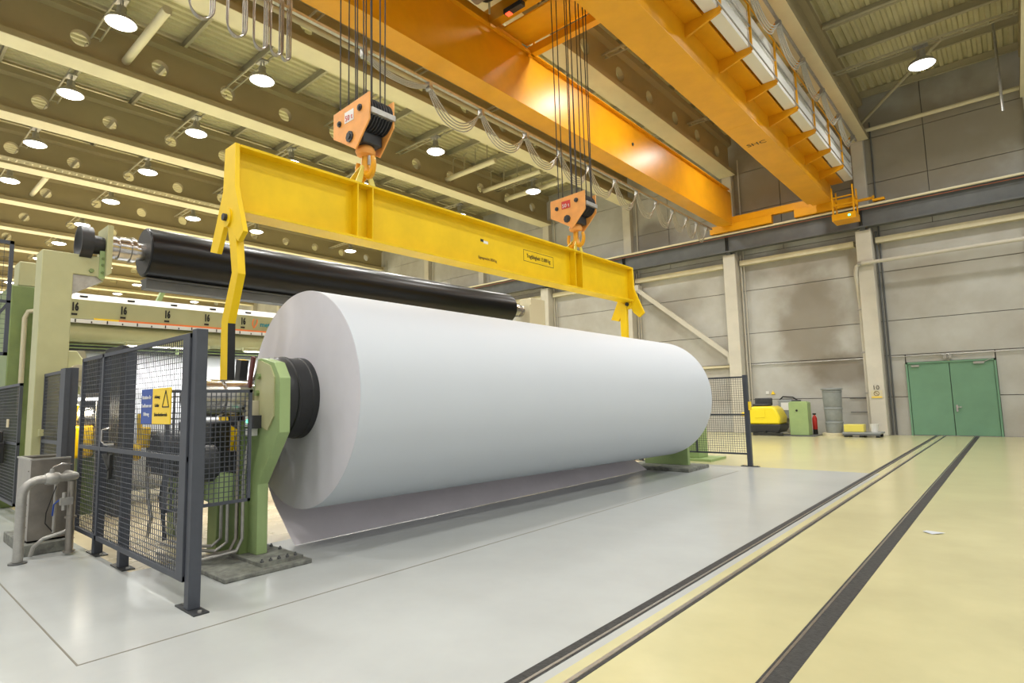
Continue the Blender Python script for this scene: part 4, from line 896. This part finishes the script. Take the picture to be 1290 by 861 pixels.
solo('small_pipe', MB().tube([(-8.62, 1.50, 0.02), (-8.60, 1.52, 0.12), (-8.58, 1.60, 0.20), (-8.56, 1.88, 0.27)], 0.022, 10), M['galv'], 'thin pale pipe bending low along the tank plinth', 'pipe', (-8.6, 1.5, 0))
solo('small_pipe', MB().tube([(-8.62, 1.70, 0.25), (-8.62, 1.70, 0.80)], 0.016, 8), M['galv'], 'thin upright pipe in front of the tank wall', 'pipe', (-8.62, 1.7, 0.25))
solo('hose', MB().tube([(-8.60, 1.70, 0.78), (-8.55, 1.66, 0.68), (-8.5, 1.60, 0.5), (-8.52, 1.60, 0.38), (-8.58, 1.68, 0.27)], 0.006, 6), M['ink'], 'thin black hose curving in front of the tank', 'hose', (-8.6, 1.7, 0.3))
solo('hose', MB().tube([(-8.40, 1.74, 0.62), (-8.45, 1.70, 0.63), (-8.52, 1.67, 0.58), (-8.56, 1.67, 0.45)], 0.009, 6), M['blue'], 'short blue hose between the small pipes', 'hose', (-8.5, 1.7, 0.5))

# ================================================================ THINGS AT THE END WALL
sc = thing('floor_scrubber', 'yellow and black floor scrubber parked at the end wall', 'floor scrubber', (-8.0, 25.2, 0))
obj('body', MB().prism([(-8.62, 0.45), (-7.30, 0.45), (-7.28, 0.75), (-7.45, 1.12), (-7.6, 1.18), (-8.35, 1.18), (-8.6, 0.95)], 'y', 24.7, 25.75), M['scrub'], sc, bev=0.07)
obj('base', MB().prism([(-8.58, 0.12), (-7.35, 0.12), (-7.26, 0.30), (-7.26, 0.45), (-8.64, 0.45), (-8.64, 0.25)], 'y', 24.65, 25.8), M['blackm'], sc, bev=0.03)
obj('headlight', MB().box(-8.78, -8.58, 24.66, 24.8, 0.78, 0.95), M['signy'], sc, bev=0.03)
obj('seat', MB().box(-8.4, -7.75, 24.9, 25.4, 1.18, 1.28).box(-8.42, -7.72, 25.3, 25.42, 1.2, 1.52), M['dark'], sc, bev=0.04)
obj('squeegee', MB().box(-8.3, -7.15, 24.5, 24.6, 0.03, 0.12).box(-7.9, -7.8, 24.55, 24.7, 0.08, 0.2), M['ink'], sc)
obj('indent', MB().box(-8.25, -7.85, 24.68, 24.7, 0.72, 1.05), M['scrub'], sc, bev=0.01)
for x in (-8.35, -7.45): obj('wheel', MB().lathe((x-0.05, 24.95, 0.14), (1, 0, 0), [(0, 0.05), (0, 0.14), (0.1, 0.14), (0.1, 0.05)], 20), M['ink'], sc)
wbx = thing('wall_box', 'grey control box with display mounted on the end wall', 'control box', (-7.25, 26.4, 0.9))
obj('housing', MB().box(-7.78, -7.1, 26.3, 26.55, 0.62, 1.42), M['barrel'], wbx, bev=0.03)
obj('display', MB().box(-7.66, -7.22, 26.28, 26.3, 0.98, 1.30), M['white'], wbx)
obj('cable', MB().tube([(-7.8, 26.4, 1.35), (-7.6, 26.42, 1.55), (-7.2, 26.42, 1.52), (-6.9, 26.42, 1.3), (-6.95, 26.42, 0.9), (-7.1, 26.42, 0.7)], 0.03, 8), M['ink'], wbx)
gc = thing('green_cabinet', 'light green steel cabinet on a floor plate by the end wall', 'cabinet', (-6.6, 25.3, 0))
obj('base_plate', MB().box(-7.35, -6.0, 24.6, 25.7, 0, 0.03), M['greyst'], gc)
obj('body', MB().prism([(-6.98, 0.03), (-6.28, 0.03), (-6.28, 1.30), (-6.38, 1.36), (-6.9, 1.36), (-6.98, 1.30)], 'y', 24.9, 25.4), M['green'], gc, bev=0.015)
obj('top_roller', MB().tube([(-6.9, 25.1, 1.38), (-6.55, 25.1, 1.38)], 0.04, 10), M['dark'], gc)
obj('knob', MB().lathe((-6.68, 24.9, 1.0), (0, -1, 0), [(0, 0.04), (0.03, 0.04)], 14), M['ink'], gc)
fx = thing('fire_extinguisher', 'red fire extinguisher standing beside the green cabinet', 'fire extinguisher', (-6.25, 25.8, 0.2))
obj('cylinder', MB().lathe((-6.27, 25.8, 0.22), (0, 0, 1), [(0, 0.085), (0.02, 0.09), (0.45, 0.09), (0.52, 0.06), (0.56, 0.03), (0.6, 0.03)], 20), M['red'], fx)
obj('valve', MB().box(-6.33, -6.21, 25.77, 25.83, 0.80, 0.86), M['ink'], fx)
obj('foot', MB().lathe((-6.27, 25.8, 0.0), (0, 0, 1), [(0, 0.09), (0.22, 0.085)], 20), M['ink'], fx)
def drum(z, lab, h=0.58, r=0.31, lid=False):
    t = thing('plastic_drum', lab, 'drum', (-5.52, 25.55, z), 'grey drums stacked at the end wall')
    obj('body', MB().lathe((-5.52, 25.55, z), (0, 0, 1), [(0, r-0.03), (0.02, r-0.02), (h-0.1, r), (h-0.09, r+0.015), (h-0.05, r+0.015), (h-0.04, r), (h, r)], 32), M['barrel'], t)
    if lid: obj('lid', MB().lathe((-5.52, 25.55, z+h), (0, 0, 1), [(0, r+0.05), (0.05, r+0.05), (0.07, r), (0.07, 0.01)], 32), M['barrel'], t)
solo('round_base', MB().lathe((-5.55, 25.55, 0), (0, 0, 1), [(0, 0.40), (0.10, 0.40), (0.11, 0.38)], 32), M['cream'], 'round pale base under the stack of drums', 'base', (-5.5, 25.5, 0))
drum(0.115, 'bottom grey drum of the stack at the end wall', 0.46, 0.31); drum(0.58, 'middle grey drum of the stack at the end wall', 0.54, 0.32); drum(1.125, 'topmost grey drum with lid on the stack at the end wall', 0.66, 0.34, True)
pt = thing('pallet', 'low grey pallet at the foot of the number ten column', 'pallet', (-4.6, 25.2, 0))
obj('deck', MB().box(-5.10, -3.85, 24.7, 25.6, 0.12, 0.18), M['barrel'], pt, bev=0.01)
for x in (-5.05, -4.55, -4.02):
    for y in (24.75, 25.42): obj('foot', MB().box(x, x+0.12, y, y+0.12, 0, 0.12), M['dark'], pt)
obj('skirt', MB().box(-5.08, -3.87, 24.69, 24.71, 0.07, 0.12), M['greyst'], pt)
cb = thing('yellow_crate', 'pale yellow block lying on the grey pallet', 'crate', (-4.8, 25.2, 0.18))
obj('body', MB().box(-5.08, -4.42, 24.95, 25.4, 0.18, 0.46), M['bare'], cb, bev=0.02)
solo('bucket', MB().lathe((-4.12, 25.2, 0.18), (0, 0, 1), [(0, 0.11), (0.28, 0.14), (0.29, 0.145), (0.29, 0.12), (0.27, 0.01)], 24), M['white'], 'white bucket standing on the grey pallet', 'bucket', (-4.12, 25.2, 0.18))
ts = thing('column_sign', 'white sign with number and prohibition symbol on the column', 'sign', (-4.07, 25.97, 1.5))
obj('plate', MB().box(-4.26, -3.88, 25.955, 25.975, 1.42, 1.72), M['cream'], ts)
text('lettering', '10', 0.24, (-4.08, 25.96, 1.82), FY, M['ink'], ts)
ring = MB()
pts = [(-4.07+0.085*math.cos(2*PI*i/24), 25.95, 1.60+0.085*math.sin(2*PI*i/24)) for i in range(25)]
ring.tube(pts, 0.009, 6).bar((-4.13, 25.95, 1.66), (-4.01, 25.95, 1.54), 0.015)
obj('symbol', ring, M['brown'], ts)
obj('lettering_bar', MB().box(-4.24, -3.90, 25.948, 25.956, 1.44, 1.48), M['signy'], ts)
for (x0, z, l) in ((-5.1, 1.42, 0.75), (-5.1, 0.88, 0.75)):
    solo('wall_conduit', MB().tube([(x0, 26.54, z), (x0+l, 26.54, z)], 0.015, 6), M['greyst'], 'thin %s conduit on the wall beside the drums' % ('upper' if z > 1 else 'lower'), 'conduit', (x0, 26.5, z))
wsg = thing('wall_sign', 'small yellow triangle sign on the wall above the scrubber', 'sign', (-8.05, 26.5, 1.7))
obj('plate', MB().prism([(-8.12, 1.66), (-7.94, 1.66), (-8.03, 1.82)], 'y', 26.54, 26.56), M['signy'], wsg)
solo('wall_sign', MB().box(-8.32, -8.2, 26.54, 26.56, 1.68, 1.80), M['white'], 'small white sticker left of the yellow triangle sign', 'sign', (-8.25, 26.5, 1.7))
# things seen behind the far mesh: monitor and white cabinet
cbn = thing('operator_cabinet', 'white cabinet with blue screen behind the far mesh fence', 'cabinet', (-8.2, 18.3, 0))
obj('body', MB().box(-8.6, -7.9, 18.0, 18.5, 0, 1.5), M['white'], cbn, bev=0.02)
obj('screen', MB().box(-8.5, -8.0, 17.97, 18.0, 1.5, 1.9), M['blue'], cbn)
obj('drawer', MB().box(-8.55, -7.95, 17.97, 18.0, 0.2, 0.6), M['ink'], cbn)
